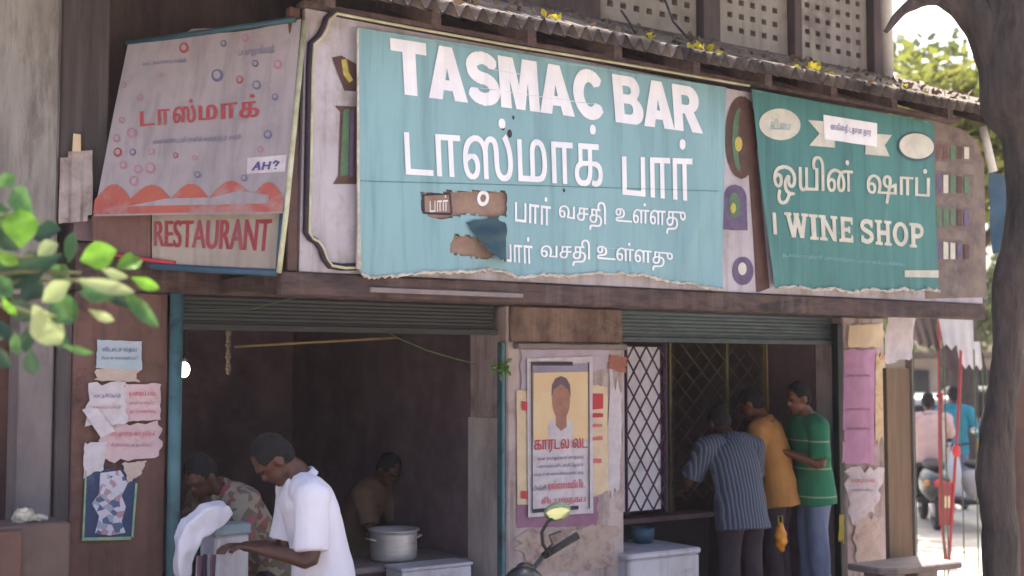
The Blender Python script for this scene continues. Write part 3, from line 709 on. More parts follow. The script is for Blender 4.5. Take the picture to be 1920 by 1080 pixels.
bub = [(461, 72, 7), (420, 82, 6), (408, 142, 11), (450, 150, 7), (482, 160, 8), (522, 122, 8), (480, 120, 6), (263, 184, 6), (230, 226, 6), (248, 250, 9), (220, 260, 7), (222, 286, 8), (250, 286, 6), (285, 285, 6), (232, 310, 7), (260, 318, 8), (283, 316, 10), (252, 340, 9), (371, 328, 6), (516, 182, 6), (502, 252, 8), (488, 280, 6), (330, 292, 5), (458, 334, 6), (300, 140, 5), (345, 90, 9), (366, 296, 5), (233, 160, 5)]
for x, y, r in bub:
    lprint([circ(0, 0, 1, n=16), circ(-.1, .1, .62, n=16, rev=True)], [(x-r, y-r*1.1), (x+r, y-r*1.1), (x+r, y+r*1.1), (x-r, y+r*1.1)], rnd.choice([M['bubble'], M['bubble'], M['sign_red'], M['blue_print']]), .004, 'bubble')
sc = [(0, 0), (1, 0), (1, .55)]
def hump(x0, x1, h): return [(x1+(x0-x1)*i/10, .42+h*math.sin(math.pi*i/10)) for i in range(11)]
lprint([sc[:2]+[(1, .45)]+hump(.84, 1, .45)+hump(.62, .84, .5)+hump(.42, .62, .42)+hump(.2, .42, .4)+hump(0, .2, .44)], [(182, 342), (533, 338), (531, 397), (175, 402)], M['coral'], .004, 'wave_print')
lprint([[(0, 0), (1, .0), (1, .5), (.8, .9), (.6, .5), (.3, .55), (.1, .2)]], [(238, 368), (505, 355), (505, 382), (238, 388)], M['sign_grey'], .006, 'wave_print')
ed = [lq[1]+nrm*.0+Vector((.01, -.012, .0)), lq[2]+Vector((.01, -.012, 0)), Vector(L(523, 512, -1.04))]
MB().tube(ed, .014, 8).build('edge_strip', M['tape'], LS, smooth=True)
MB().tube([lq[0]+Vector((0, .02, .0)), lq[1]+Vector((-.03, .02, .01))], .016, 8).build('top_pole', M['teal_fold'], LS, smooth=True)
# panel under it
RP = thing('restaurant_board', 'framed board lettered RESTAURANT in red under the dusty white sign', 'sign', (-2.35, -.5, 2.42))
def rq(x, y): 
    t = (x-175)/(530-175); return Vector(L(x, y, -.06-.93*t))
pq = [rq(285, 398), rq(524, 396), rq(520, 512), rq(285, 492)]
n2 = (pq[1]-pq[0]).cross(pq[3]-pq[0]).normalized(); n2 = -n2 if n2.y > 0 else n2
MB().plate(pq, -n2*.03).build('board', mat('cream_board', '#a89c92', '#988b84', 3, .7, .1, streak=('#6f6260', .6)), RP)
q0 = [rq(172, 404), rq(282, 398), rq(282, 492), rq(176, 470)]
MB().plate(q0, -n2*.03).build('dark_panel', M['maroon'], RP)
mb = MB(); ps = glyph_line([HEAVY[c] if c in HEAVY else None for c in ''], .1) if False else font_polys('RESTAURANT')
fill(mb, ps, on_quad(ps, [rq(290, 414)+n2*.004, rq(510, 410)+n2*.004, rq(504, 472)+n2*.004, rq(290, 462)+n2*.004]), dy=.012, grow=.04)
mb.build('lettering', mat('faded_maroon_ink', '#9a3440', '#86303a', 9, .7, 0, streak=('#8d7a80', .5)), RP)
MB().tube([rq(286, 499)+n2*.01, rq(400, 506)+n2*.01, rq(520, 512)+n2*.01], .018, 8).build('lower_frame', M['blue_tarp'], RP, smooth=True)
MB().tube([rq(178, 472)+n2*.012, rq(286, 488)+n2*.012, rq(330, 493)+n2*.012], .010, 8).build('red_trim', M['red_ink'], RP, smooth=True)
MB().tube([rq(530, 398)+n2*.01, rq(522, 512)+n2*.01], .012, 8).build('side_frame', M['blue_tarp'], RP, smooth=True)
# ------------------------------------------------------------------ left neighbour
LN = thing('plaster_column', 'tall pale stained plaster column at the far left behind the leaves', 'column', (-3.3, .05, 0))
mb = MB(); a, b = L(-60, 300, .0)[0], L(112, 300, .0)[0]; mb.box(a, b, .0, .28, 2.36, 6.2); mb.build('shaft', M['pale_plaster'], LN, bevel=.02)
a2, b2 = L(34, 800, .05)[0], L(100, 800, .05)[0]; MB().box(a2, b2, .05, .28, 0, 2.358).build('lower_shaft', mat('left_grey_plaster', '#857a7b', '#71676a', 5, .85, .3, stretch=(1, 1, .4), dirt='#554a4c', dirt_scale=2, dirt_amt=.4), LN, bevel=.012)
MB().box(a, b+.01, -.03, .0-.002, 2.33, 2.42).build('moulding', M['pale_plaster'], LN, bevel=.01)
NB = thing('side_recess', 'dark recessed back wall behind the pale column with a thin grey post', 'wall', (-3.4, .5, 0))
MB().box(-6.5, -2.84, .42, .5, -.1, 6.4).build('back_wall', M['maroon'], NB)
a3, b3 = L(106, 800, .02)[0], L(134, 800, .02)[0]; MB().box(a3, b3, .02, .1, 0, 2.3).build('post', M['greyplank'], NB, bevel=.008)
a4, b4 = L(114, 200, .02)[0], L(205, 200, .02)[0]; MB().box(a4, b4, .02, .1, 2.9, 4.9).build('plank', M['greyplank'], NB, bevel=.01)
# paper bill hanging on the plank
q = [Vector(L(x, y, .0)) for x, y in [(112, 285), (172, 282), (168, 415), (108, 420)]]
mb = MB()
for i in range(9):
    for j in range(13):
        p = bil(q, i/8, j/12); p.y -= .012+.02*mnoise.noise(Vector((p.x*9, p.z*4, 1)))+.03*(1-j/12)*abs(math.sin(i)); mb.v.append(p)
for i in range(8):
    for j in range(12):
        if (i in (0, 1) and j > 10) or (i == 7 and j < 1): continue
        a = i*13+j; mb.f.append((a, a+13, a+14, a+1))
tag(mb.build('torn_bill', mat('torn_bill_paper', '#b3a6a6', '#8f7f80', 7, .85, .2, dirt='#77604f', dirt_scale=6, dirt_amt=.5)), 'torn stained paper bill hanging on the grey plank left of the dusty sign', 'paper')
p = [Vector(L(x, y, -.02)) for x, y in [(138, 250), (152, 252), (152, 284), (136, 284)]]
tag(MB().plate(p, (0, .01, 0)).build('paper_scrap', M['cream_paper'], bevel=.002), 'small cream paper scrap stuck above the torn bill on the plank', 'paper')
PW = thing('low_wall', 'low brown plaster wall at the lower left corner under the leaves', 'wall', (-3.2, -.5, 0))
z = L(60, 984, -.5)[2]; x1 = L(133, 1000, -.5)[0]; xm = L(42, 1000, -.52)[0]
MB().box(-5, x1, -.5, -.2, -.1, z).build('body', mat('low_wall_plaster', '#6d5a54', '#5d4b48', 4, .9, .3), PW, bevel=.012)
MB().box(-5, xm, -.53, -.502, -.1, z-.02).build('dark_face', M['maroon'], PW, bevel=.01)
mb = MB(); c = Vector(L(44, 971, -.36)); c.z = z+.025
mb.ell(c, (.055, .045, .045), 16, 12); mb.ell(c+Vector((.07, .0, -.012)), (.05, .03, .018), 12, 8)
tag(mb.build('plastic_bag', M['plastic_bag'], None, True, remesh=.006, disp=lambda c, n: n*.014*mnoise.noise(c*45)), 'small crumpled pale plastic bag on top of the low brown wall', 'bag')

# ------------------------------------------------------------------ posters
def quad_F(pts, y): return [Vector(L(px, py, y)) for px, py in pts]
def paper(name, label, pts, m, y=-.006, curl=.012, cat='poster', rag=.0, seed=0, parent=None):
    q = quad_F(pts, y); mb = MB(); rnd = random.Random(seed); n = 8
    for i in range(n+1):
        for j in range(n+1):
            u, v = i/n, j/n
            e = rag*(rnd.random()-.5); f = rag*(rnd.random()-.5)
            if i in (0, n): u += e
            if j in (0, n): v += f
            p = bil(q, u, v); p.y -= curl*(.5+.5*mnoise.noise(Vector((p.x*6+seed, p.z*6, 3))))+curl*1.2*max(0, u+(1-v)-1.5); mb.v.append(p)
    for i in range(n):
        for j in range(n):
            a = i*(n+1)+j; mb.f.append((a, a+n+1, a+n+2, a+1))
    o = mb.build(name, m, parent, True)
    if parent is None: tag(o, label, cat)
    return o
bluish = mat('faded_blue_bill', '#9fb0c0', '#b9bcc8', 6, .8, .1, dirt='#6f9aa8', dirt_scale=4, dirt_amt=.4)
pinkish = mat('faded_pink_bill', '#c9a8b0', '#d4bcc2', 9, .85, .15, dirt='#b88088', dirt_scale=7, dirt_amt=.5)
beige = mat('faded_beige_bill', '#b8a098', '#c9b8b2', 9, .85, .15, dirt='#a08078', dirt_scale=7, dirt_amt=.4)
paper('wall_bill', 'pale blue faded bill pasted highest on the maroon wall', [(182, 637), (265, 640), (266, 694), (180, 690)], bluish, -.008, .008, rag=.02, seed=1)
paper('wall_bill', 'dull torn bill strip just below the pale blue bill', [(176, 692), (262, 690), (258, 716), (180, 714)], beige, -.006, .01, rag=.12, seed=2)
paper('wall_bill', 'crumpled white torn bill at left of the bill cluster', [(163, 722), (232, 716), (236, 790), (160, 800)], M['white_paper'], -.010, .03, rag=.12, seed=3)
paper('wall_bill', 'square pinkish bill at the right of the bill cluster', [(233, 720), (300, 719), (299, 786), (232, 790)], pinkish, -.014, .015, rag=.05, seed=4)
paper('wall_bill', 'slanting white flap peeling off the maroon wall', [(153, 768), (178, 760), (212, 808), (188, 822)], M['white_paper'], -.03, .03, rag=.04, seed=5)
paper('wall_bill', 'wide ragged pink bill in the lower middle of the cluster', [(180, 800), (302, 788), (301, 852), (200, 868)], pinkish, -.009, .02, rag=.14, seed=6)
paper('wall_bill', 'ragged white strip hanging at lower left of the cluster', [(158, 832), (200, 826), (192, 880), (156, 895)], M['white_paper'], -.012, .02, rag=.1, seed=7)
BP = thing('film_bill', 'dark blue bill with pale figures and a green border at the bottom of the wall', 'poster', L(203, 1014, -.01))
paper('sheet', '', [(160, 878), (258, 880), (247, 1012), (153, 1014)], mat('dark_blue_print', '#3c4a72', '#2e3a5e', 6, .7, .05, dirt='#6a7898', dirt_scale=6, dirt_amt=.35), -.008, .004, seed=8, parent=BP)
def flat(parent, name, m, polys, y):
    if len(polys) > 1 and name not in ('portrait_face',):
        return [flat(parent, name if i == 0 or name != 'portrait_hair' else 'portrait_feature', m, [p], y) for i, p in enumerate(polys)]
    pls = []
    for p in polys:
        q = [(v[0], v[2]) for v in (L(a, b, y) for a, b in p)]; pls.append(ori(q, True))
    mb = MB(); fill(mb, pls, lambda u, v: (u, y, v)); return mb.build(name, m, parent)
fig = mat('pale_figure_print', '#c9c2d2', '#9aa2b8', 14, .75, 0, dirt='#b08a94', dirt_scale=14, dirt_amt=.4)
fig2 = print_mat('pale_figures', ['#c9c2d2', '#9aa2b8', '#b08a94', '#5a6488'], 34)
flat(BP, 'figure_print', fig2, [[(188, 886), (226, 882), (240, 905), (228, 930), (236, 950), (228, 978), (236, 1000), (206, 1004), (178, 1000), (186, 968), (172, 944), (186, 925)]], -.021)
gb = mat('green_border_print', '#6aa08c', '#a8b87c', 20, .7, 0)
flat(BP, 'border', gb, [[(160, 882), (163, 882), (158, 1010), (154, 1012)], [(254, 905), (258, 905), (250, 1008), (246, 1008)], [(154, 1008), (246, 1006), (246, 1012), (153, 1014)]], -.023)
paper('wall_bill', 'grey torn paper hanging over the top of the blue bill', [(228, 868), (275, 862), (262, 890), (240, 905)], beige, -.018, .02, rag=.1, seed=9)

# pillar posters
paper('wall_bill', 'worn lilac sheet on top of the pillar behind the portrait bill', [(975, 655), (1142, 655), (1136, 690), (976, 732)], mat('lilac_sheet', '#b7a8ba', '#a596aa', 6, .8, .1, dirt='#8d7c86', dirt_scale=4, dirt_amt=.4), -.008, .006, rag=.04, seed=10)
SB = thing('side_bill', 'tall cream bill with red marks at left behind the portrait bill', 'poster', L(985, 946, -.01))
paper('sheet', '', [(968, 732), (1000, 732), (1002, 946), (970, 946)], M['cream_paper'], -.010, .004, seed=11, parent=SB)
flat(SB, 'red_mark', M['red_ink'], [[(978, 752), (990, 754), (989, 772), (979, 768)]], -.020)
flat(SB, 'red_mark', M['red_ink'], [[(977, 920), (988, 921), (988, 936), (977, 934)]], -.020)
SB2 = thing('side_bill', 'tall cream bill with red blocks at right behind the portrait bill', 'poster', L(1120, 925, -.01))
paper('sheet', '', [(1104, 722), (1138, 726), (1140, 922), (1106, 930)], M['cream_paper'], -.010, .006, rag=.04, seed=12, parent=SB2)
flat(SB2, 'red_mark', M['red_ink'], [[(1111, 738), (1131, 738), (1131, 766), (1111, 768)]], -.0235)
flat(SB2, 'red_mark', M['red_ink'], [[(1111, 775), (1131, 775), (1131, 782), (1111, 783)]], -.0235)
flat(SB2, 'faded_mark', M['pinkred_ink'], [[(1111, 795), (1129, 795), (1129, 800), (1111, 801)], [(1111, 820), (1130, 818), (1130, 825), (1111, 826)], [(1112, 860), (1128, 860), (1128, 868), (1112, 868)]], -.0235)
paper('wall_bill', 'mauve strip pasted under the portrait bill on the pillar', [(968, 945), (1122, 930), (1118, 985), (970, 990)], M['mauve'], -.005, .004, rag=.03, seed=13)
OB = thing('portrait_bill', 'framed white bill with a portrait on yellow ground and red and blue lines', 'poster', L(1048, 968, -.02))
ow = [(988, 672), (1111, 668), (1112, 962), (990, 970)]
paper('sheet', '', ow, M['white_paper'], -.0215, .003, seed=14, parent=OB)
def on_bill(polys, quad, m, y, name='lettering', grow=0):
    q = quad_F(quad, y); pl_ = on_quad(polys, q); mb = MB(); b = bbox(polys)
    fill(mb, polys, pl_, dy=(b[3]-b[1])/24, grow=grow); return mb.build(name, m, OB)
ygrad = mat('yellow_print', '#d9b68e', '#e0c6a4', 3, .75, 0)
flat(OB, 'portrait_ground', ygrad, [[(1000, 698), (1104, 696), (1104, 824), (1000, 826)]], -.030)
flat(OB, 'top_band', mat('grey_band_print', '#9a90a6', '#8a8098', 6, .75, 0), [[(1000, 684), (1104, 682), (1104, 697), (1000, 699)]], -.0305)
flat(OB, 'portrait_shirt', M['white_paper'], [[(1030, 826), (1026, 800), (1036, 785), (1050, 792), (1064, 784), (1075, 798), (1074, 826)]], -.031)
flat(OB, 'portrait_face', mat('portrait_brown', '#a87868', '#94685c', 16, .75, 0), [arc(1052, 748, 17, 40, 0, 360, 24), [(1042, 775), (1062, 775), (1063, 800), (1052, 808), (1042, 798)]], -.032)
flat(OB, 'portrait_hair', mat('portrait_grey', '#6e5c66', '#5f4f5a', 16, .75, 0), [[(1034, 745), (1035, 722), (1042, 709), (1052, 705), (1062, 709), (1069, 722), (1070, 745), (1065, 730), (1052, 720), (1039, 730)]], -.0325)
rnd = random.Random(31)
on_bill(squiggle(6, rnd, .26), [(1002, 824), (1102, 820), (1102, 846), (1002, 850)], M['red_ink'], -.0312, grow=.02)
for y0, mm, nn in [(857, 'blue_ink', 13), (871, 'blue_ink', 13), (886, 'blue_ink', 16)]:
    on_bill(squiggle(nn, rnd, .2), [(1008 if nn < 16 else 1000, y0), (1094, y0-4), (1094, y0+5), (1008 if nn < 16 else 1000, y0+9)], M[mm], -.031)
on_bill(squiggle(3, rnd, .22), [(1000, 910), (1024, 909), (1024, 919), (1000, 920)], M['dark_ink'], -.031)
on_bill(squiggle(7, rnd, .3), [(1028, 902), (1098, 898), (1098, 918), (1028, 922)], M['pinkred_ink'], -.031, grow=.03)
on_bill(squiggle(7, rnd, .3), [(1016, 932), (1098, 926), (1098, 946), (1016, 950)], M['pinkred_ink'], -.031, grow=.03)
fm = MB(); fq = [(x, z) for x, _, z in (L(a, b, -.033) for a, b in [(997, 682), (1104, 680), (1105, 952), (998, 957), (997, 682)])]
fill(fm, stroke(fq, .010, True), lambda u, v: (u, -.033, v)); fm.build('frame_line', M['dark_ink'], OB)
paper('wall_bill', 'cream torn patch low on the pillar', [(975, 1000), (1150, 985), (1150, 1060), (965, 1075)], mat('torn_cream_patch', '#b9a294', '#a48e90', 8, .85, .2, dirt='#7d5f54', dirt_scale=8, dirt_amt=.6), -.005, .008, rag=.2, seed=15)
paper('wall_bill', 'ragged white bill remnant at the right edge of the pillar', [(1142, 690), (1166, 740), (1160, 920), (1140, 926)], M['white_paper'], -.006, .008, rag=.2, seed=16)
paper('wall_bill', 'rust red scrap near the top right of the pillar', [(1142, 668), (1176, 670), (1172, 700), (1140, 692)], mat('rust_scrap', '#a4685a', '#8e5a50', 12, .85, .2), -.012, .01, rag=.15, seed=17)
paper('wall_bill', 'plain pink bill on the right-hand pier', [(1581, 655), (1640, 655), (1638, 870), (1580, 870)], M['pink_paper'], -.008, .006, rag=.03, seed=18)
paper('wall_bill', 'narrow yellowed strip right of the pink bill on the pier', [(1642, 660), (1660, 660), (1658, 830), (1640, 830)], mat('yellow_strip', '#c9b08c', '#d2bca0', 14, .85, .2, dirt='#b58a5a', dirt_scale=12, dirt_amt=.5), -.007, .008, rag=.15, seed=19)
paper('wall_bill', 'torn white bill low on the right-hand pier', [(1585, 880), (1655, 876), (1640, 960), (1592, 985)], M['white_paper'], -.006, .012, rag=.2, seed=20)
paper('wall_bill', 'ragged grey bill at the foot of the right-hand pier', [(1600, 975), (1650, 965), (1655, 1050), (1605, 1065)], beige, -.007, .012, rag=.2, seed=21)
paper('wall_bill', 'yellow scrap stuck on the dark door guide', [(1573, 965), (1582, 965), (1582, 1015), (1572, 1015)], M['leaf_yellow'], -.02, .004, rag=.15, seed=22)
paper('cloth_sheet', 'white sheet hanging over the brown board under the beam', [(1660, 592), (1714, 588), (1706, 672), (1656, 682)], M['white_paper'], -.42, .03, rag=.06, seed=23, cat='sheet')
paper('wall_bill', 'small cream notice at the top of the right-hand pier', [(1590, 610), (1655, 606), (1655, 650), (1590, 652)], M['cream_paper'], -.010, .01, rag=.06, seed=24)

def bill_print(label_start, rows):
    o = [q for q in bpy.data.objects if q.get('label', '').startswith(label_start)][0]; rnd = random.Random(len(label_start))
    for (x0, y0, x1, y1, n, ink, yy) in rows:
        ps = squiggle(n, rnd); qd = quad_F([(x0, y0), (x1, y0), (x1, y1), (x0, y1)], yy); pl_ = on_quad(ps, qd); b = bbox(ps)
        mb = MB(); fill(mb, ps, pl_, dy=(b[3]-b[1])/16, grow=.02); mb.build('lettering', M[ink], o)
bill_print('pale blue faded bill', [(192, 650, 256, 662, 8, 'blue_print', -.021), (190, 668, 258, 676, 12, 'blue_print', -.021)])
bill_print('square pinkish bill', [(242, 732, 292, 744, 6, 'pinkred_ink', -.034), (242, 752, 290, 760, 9, 'bubble', -.034), (244, 768, 292, 777, 9, 'pinkred_ink', -.034)])
bill_print('wide ragged pink bill', [(206, 808, 290, 820, 10, 'pinkred_ink', -.034), (208, 830, 286, 840, 12, 'bubble', -.034)])
bill_print('crumpled white torn bill', [(176, 738, 226, 748, 7, 'blue_print', -.045), (174, 760, 226, 768, 9, 'bubble', -.045)])
bill_print('plain pink bill', [(1588, 700, 1632, 708, 8, 'mauve', -.017), (1588, 764, 1632, 771, 9, 'mauve', -.017), (1588, 800, 1632, 806, 9, 'mauve', -.017)])
bill_print('torn white bill low', [(1596, 896, 1640, 906, 6, 'pinkred_ink', -.021), (1598, 916, 1636, 922, 8, 'blue_print', -.021)])
t_ = [q for q in bpy.data.objects if q.get('label', '').startswith('plain pink bill')][0]; t_['label'] = 'tall pink bill with thin mauve lines on the right-hand pier'
# ------------------------------------------------------------------ things in the left shop
cz = .69
CT = thing('counter', 'stone topped serving counter in the dark left shop under the big pot', 'counter', (-.75, .6, .1))
MB().box(-1.25, -.1, .35, .9, cz-.04, cz).build('top', M['slab'], CT, bevel=.008)
MB().box(-1.2, -.15, .42, .86, .1, cz-.041).build('base', M['interior'], CT)
c = L(738, 1050, .55); r = .155
def pot_at(s, y, z): 
    P = thing('cooking_pot', 'wide dented aluminium cooking pot on the counter', 'pot', (s, y, z))
    o = wloc(P); mb = MB('W')
    mb.lathe(o, [(.001, .004), (r*.93, .004), (r*.98, .02), (r, .06), (r*.985, .17), (r*1.0, .19), (r*1.1, .195), (r*1.1, .203), (r*.96, .2), (r*.95, .05), (r*.9, .02), (.001, .018)], 40)
    mb.build('body', M['alu'], P, True)
    for sg in (-1, 1):
        h = MB('W'); h.tube([o+D*(sg*r)+Vector((0, 0, .14))+IN*(-.04), o+D*(sg*(r+.035))+Vector((0, 0, .15))+IN*(-.035), o+D*(sg*(r+.035))+Vector((0, 0, .15))+IN*.035, o+D*(sg*r)+Vector((0, 0, .14))+IN*.04], .007, 6)
        h.build('handle', M['alu'], P, True)
pot_at(c[0], .55, cz)
bx = thing('white_carton', 'white box at the foot of the frame in front of the counter', 'box', (-.62, .26, .1))
zb2 = L(800, 1064, .2)[2]; s0, s1 = L(742, 1070, .2)[0], L(872, 1070, .2)[0]
MB().box(s0, s1, .12, .33, .1, zb2).build('body', M['white_plastic'], bx, bevel=.008)
MB().box(s0-.008, s1+.008, .112, .338, zb2+.001, zb2+.022).build('lid', M['white_plastic'], bx, bevel=.006)
# bulb
lb = Vector(L(345, 693, .12))
BL = thing('light_bulb', 'glowing white bulb hanging beside the teal post', 'lamp', tuple(lb))
mb = MB(); mb.ell(lb, (.032, .032, .043), 16, 12); mb.build('bulb', M['lamp'], BL, True)
MB().tube([lb+Vector((0, 0, .04)), lb+Vector((0, 0, .085))], .016, 10).build('socket', M['rubber'], BL, True)
MB().tube([lb+Vector((0, 0, .085)), lb+Vector((.02, .02, .25)), (lb.x+.03, .14, 2.3)], .004, 6).build('cord', M['rubber'], BL, True)
def cord(name, label, pts, r, m, cat='cord'):
    return tag(MB().tube(pts, r, 7).build(name, m, None, True), label, cat)
cord('rod', 'thin ochre rod hanging across the dark left shop ceiling', [L(440, 650, .5), L(600, 641, .45), L(745, 633, .4)], .009, M['yellow_brass'], 'rod')
cord('string', 'green string sagging from the ochre rod towards the pillar', [L(690, 600, .1), L(745, 634, .1), L(800, 657, .05), L(850, 672, .02), L(893, 683, -.02)], .005, M['wire'])
cord('string', 'thin wire drooping from the beam over the teal post', [L(640, 535, -.2), L(560, 556, -.1), L(470, 580, 0), L(380, 580, .02), L(330, 572, .02)], .004, M['wire'])
hg = MB(); 
for k in range(16):
    p = Vector(L(428, 588+k*7.4, .1)); hg.ell(p, (.013+.004*(k % 3), .013, .014), 8, 6)
tag(hg.build('garland', mat('dry_garland', '#6a5a4a', '#54483e', 20, .9, .2), None, True, remesh=.005), 'dry hanging garland of small beads in the left shop doorway', 'garland')
def sprig(name, label, centre, n, r, m, parent=None, sz=.03, seed=1):
    rnd = random.Random(seed); mb = MB()
    for _ in range(n):
        d = Vector((rnd.gauss(0, 1), rnd.gauss(0, .5), rnd.gauss(0, 1))); d *= r*rnd.random()**.5/max(d.length, .01)
        c = Vector(centre)+d; t = Vector((rnd.gauss(0, 1), rnd.gauss(0, 1), rnd.gauss(-.5, 1))).normalized(); w = t.orthogonal().normalized()
        w = Matrix.Rotation(rnd.random()*6.28, 3, t) @ w; s = sz*(.6+.8*rnd.random())
        nn = t.cross(w)*s*.15
        mb.add([c, c+t*s*.5+w*s*.28+nn, c+t*s, c+t*s*.5-w*s*.28+nn], [(0, 1, 2, 3)])
    return mb.build(name, m, parent)
tag(sprig('leaf_sprig', '', L(941, 690, -.03), 26, .05, M['leaf_bright'], sz=.045, seed=5), 'little green leaf sprig hung at the left pillar corner', 'plant')
# things on the back wall
ra, rb = L(692, 742, 3.17), L(770, 830, 3.17)
bd = thing('wall_board', 'dark red board on the back wall of the left shop', 'board', (ra[0], 3.17, rb[2]))
MB().box(ra[0], rb[0], 3.15, 3.19, rb[2], ra[2]).build('panel', mat('dark_red_panel', '#5e2e34', '#4a262c', 5, .8, .1), bd, bevel=.004)
MB().box(ra[0]-.03, rb[0]+.03, 3.14, 3.195, ra[2]+.001, ra[2]+.03).build('frame', M['beam'], bd, bevel=.004)
a, b = L(610, 690, 2.9), L(655, 752, 2.9)
gs = MB(); m0 = ((a[0]+b[0])/2, 2.95); gs.lathe((m0[0], m0[1], b[2]), [(.001, 0), (.07, .02), (.1, .1), (.09, .2), (.05, .27), (.012, .3), (.01, .6)], 18)
tag(gs.build('hanging_lamp', mat('old_brass', '#5a4630', '#4a3a2a', 7, .5, .1, metal=.4), None, True), 'dull ochre bag-shaped lamp hanging at the back of the left shop', 'lamp')
for px, py, lab in [(795, 695, 'dark round pan hanging above the white bowl in the left shop'), (690, 760, 'dark round pan hanging beside the dark red board')]:
    p = Vector(L(px, py, 2.9)); P = thing('frying_pan', lab, 'pan', tuple(p))
    mb = MB(); mb.ell(p, (.1, .03, .1), 20, 10); mb.build('dish', M['rubber'], P, True)
    MB().tube([p+Vector((0, 0, .09)), p+Vector((.01, 0, .3))], .012, 8).build('handle', M['rubber'], P, True)
p = Vector(L(840, 752, 1.5)); mb = MB(); mb.lathe(p, [(.001, -.03), (.03, -.03), (.06, 0), (.085, .04), (.08, .04), (.055, .005), (.001, -.02)], 20)
tag(mb.build('bowl', M['cream_paper'], None, True), 'small pale bowl on a shelf at the back of the left shop', 'bowl')
SH = thing('wall_shelf', 'dark shelf carrying the pale bowl on the back of the left shop', 'shelf', (p.x, 1.5, p.z-.07))
MB().box(p.x-.25, p.x+.3, 1.4, 1.62, p.z-.06, p.z-.032).build('plank', M['interior'], SH, bevel=.004)
for sg in (-.2, .25): MB().tube([(p.x+sg, 1.42, p.z-.06), (p.x+sg, 1.6, p.z-.2), (p.x+sg, 1.61, p.z-.06)], .008, 6).build('bracket', M['lattice'], SH)

# ------------------------------------------------------------------ things in the right shop
LG = thing('folding_gate', 'folded purple-brown diamond lattice gate over a pale sheet beside the pillar', 'gate', (1.15, .1, .1))
ga, gb_ = L(1177, 650, .12), L(1250, 955, .12)
MB().box(ga[0]-.02, gb_[0]-.01, .17, .18, gb_[2]-.0, ga[2]).build('back_sheet', mat('pale_back_sheet', '#d6d0d8', '#c4bdc8', 5, .7, .1, dirt='#a8b8b0', dirt_scale=3, dirt_amt=.35), LG)
def lattice(s0, s1, z0, z1, nw, ph, y, r):
    mb = MB(); w = (s1-s0)/nw; k = 0
    for layer, sg in ((0, 1), (1, -1)):
        n = int((z1-z0)/ph)+nw+1
        for i in range(-nw-1, n+1):
            # bar climbs ph per w
            za = z0+i*ph; pts = []
            for j in range(nw*4+1):
                u = j/4; z = za+u*ph
                s = s0+u*w if sg > 0 else s1-u*w
                if z0 <= z <= z1: pts.append((s, y-.004*layer-.001, z))
            if len(pts) >= 2: mb.tube([pts[0], pts[-1]], [(r, .004)]*2, 4)
    return mb
lattice(ga[0], gb_[0], gb_[2], ga[2], 3, (ga[2]-gb_[2])/6.5, .13, .0115).build('lattice', M['lattice'], LG)
for s in (ga[0]-.01, gb_[0]+.005): MB().box(s-.004, s+.004, .115, .145, gb_[2]-.02, ga[2]+.02).build('upright', M['lattice'], LG, bevel=.002)
sa, sb = L(1262, 650, .7), L(1440, 870, .7)
RG = thing('grille', 'dark olive diamond grille across the back of the right shop', 'grille', (sa[0], .72, .1))
lattice(sa[0], sb[0], .9, 2.3, 6, .17, .75, .010).build('lattice', M['lattice_dark'], RG)
for s in (sa[0], (sa[0]+sb[0])/2+.1, sb[0]): MB().box(s-.012, s+.012, .73, .765, .1, 2.6).build('upright', M['lattice_dark'], RG, bevel=.002)
MB().box(sa[0], sb[0], .725, .77, 2.27, 2.31).build('rail', M['lattice_dark'], RG)
rp_ = L(1436, 640, .4); cord('rod', 'thin vertical rod hanging at the middle of the right shop', [(rp_[0], .4, 2.6), (rp_[0]+.01, .4, 1.5)], .01, M['yellow_brass'], 'rod')
wa, wb_ = L(1178, 1040, -.1), L(1312, 1040, -.1)
WC = thing('ice_box', 'white ice box with flat lid under the lattice gate', 'ice box', ((wa[0]+wb_[0])/2, 0, 0))
MB().box(wa[0], wb_[0], -.1, .5, .0, wa[2]-.045).build('body', M['white_plastic'], WC, bevel=.012)
MB().box(wa[0]-.01, wb_[0]+.01, -.11, .51, wa[2]-.043, wa[2]).build('lid', M['white_plastic'], WC, bevel=.012)
CB = thing('serving_table', 'dark wooden table between the pillar and the striped man', 'table', (1.5, .7, .1))
za = L(1240, 965, .6)[2]
MB().box(1.0, 2.3, .52, .72, za-.04, za).build('top', M['interior'], CB, bevel=.005)
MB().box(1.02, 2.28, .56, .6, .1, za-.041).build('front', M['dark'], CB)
p = L(1205, 1005, .3); mb = MB(); mb.lathe((p[0], .3, wa[2]+.001), [(.001, 0), (.07, 0), (.085, .05), (.088, .11), (.08, .11), (.075, .02), (.001, .012)], 20)
tag(mb.build('bucket', mat('teal_plastic', '#3a5a70', '#304c60', 4, .5, .03), None, True), 'small dark teal bucket on the white ice box', 'bucket')
# far right: board, bench
BB = thing('board_stand', 'tall brown board with pale edge standing right of the pier', 'board', (4.0, -.35, 0))
ba, bb_ = L(1662, 690, -.38), L(1706, 690, -.38); bz = L(1680, 690, -.38)[2]; bl = L(1680, 1056, -.38)[2]
MB().box(ba[0], bb_[0], -.38, -.34, bl, bz).build('panel', M['board'], BB, bevel=.004)
ea = L(1712, 690, -.4)[0]
MB().box(bb_[0]+.002, ea, -.40, -.33, bl, bz+.28).build('edge_strip', M['pale_plaster'], BB, bevel=.004)
for s in (ba[0]+.03, bb_[0]-.03): MB().box(s-.025, s+.025, -.37, -.345, 0, bl-.002).build('leg', M['board'], BB)
BN = thing('stone_bench', 'short stone slab bench at the foot of the brown board', 'bench', (4.2, -.6, 0))
na, nb = L(1655, 1050, -.75), L(1782, 1060, -.75)
pts = [(na[0], -.72), (na[0]+.1, -.8), (nb[0], -.86), (nb[0], -.45), (na[0], -.42)]
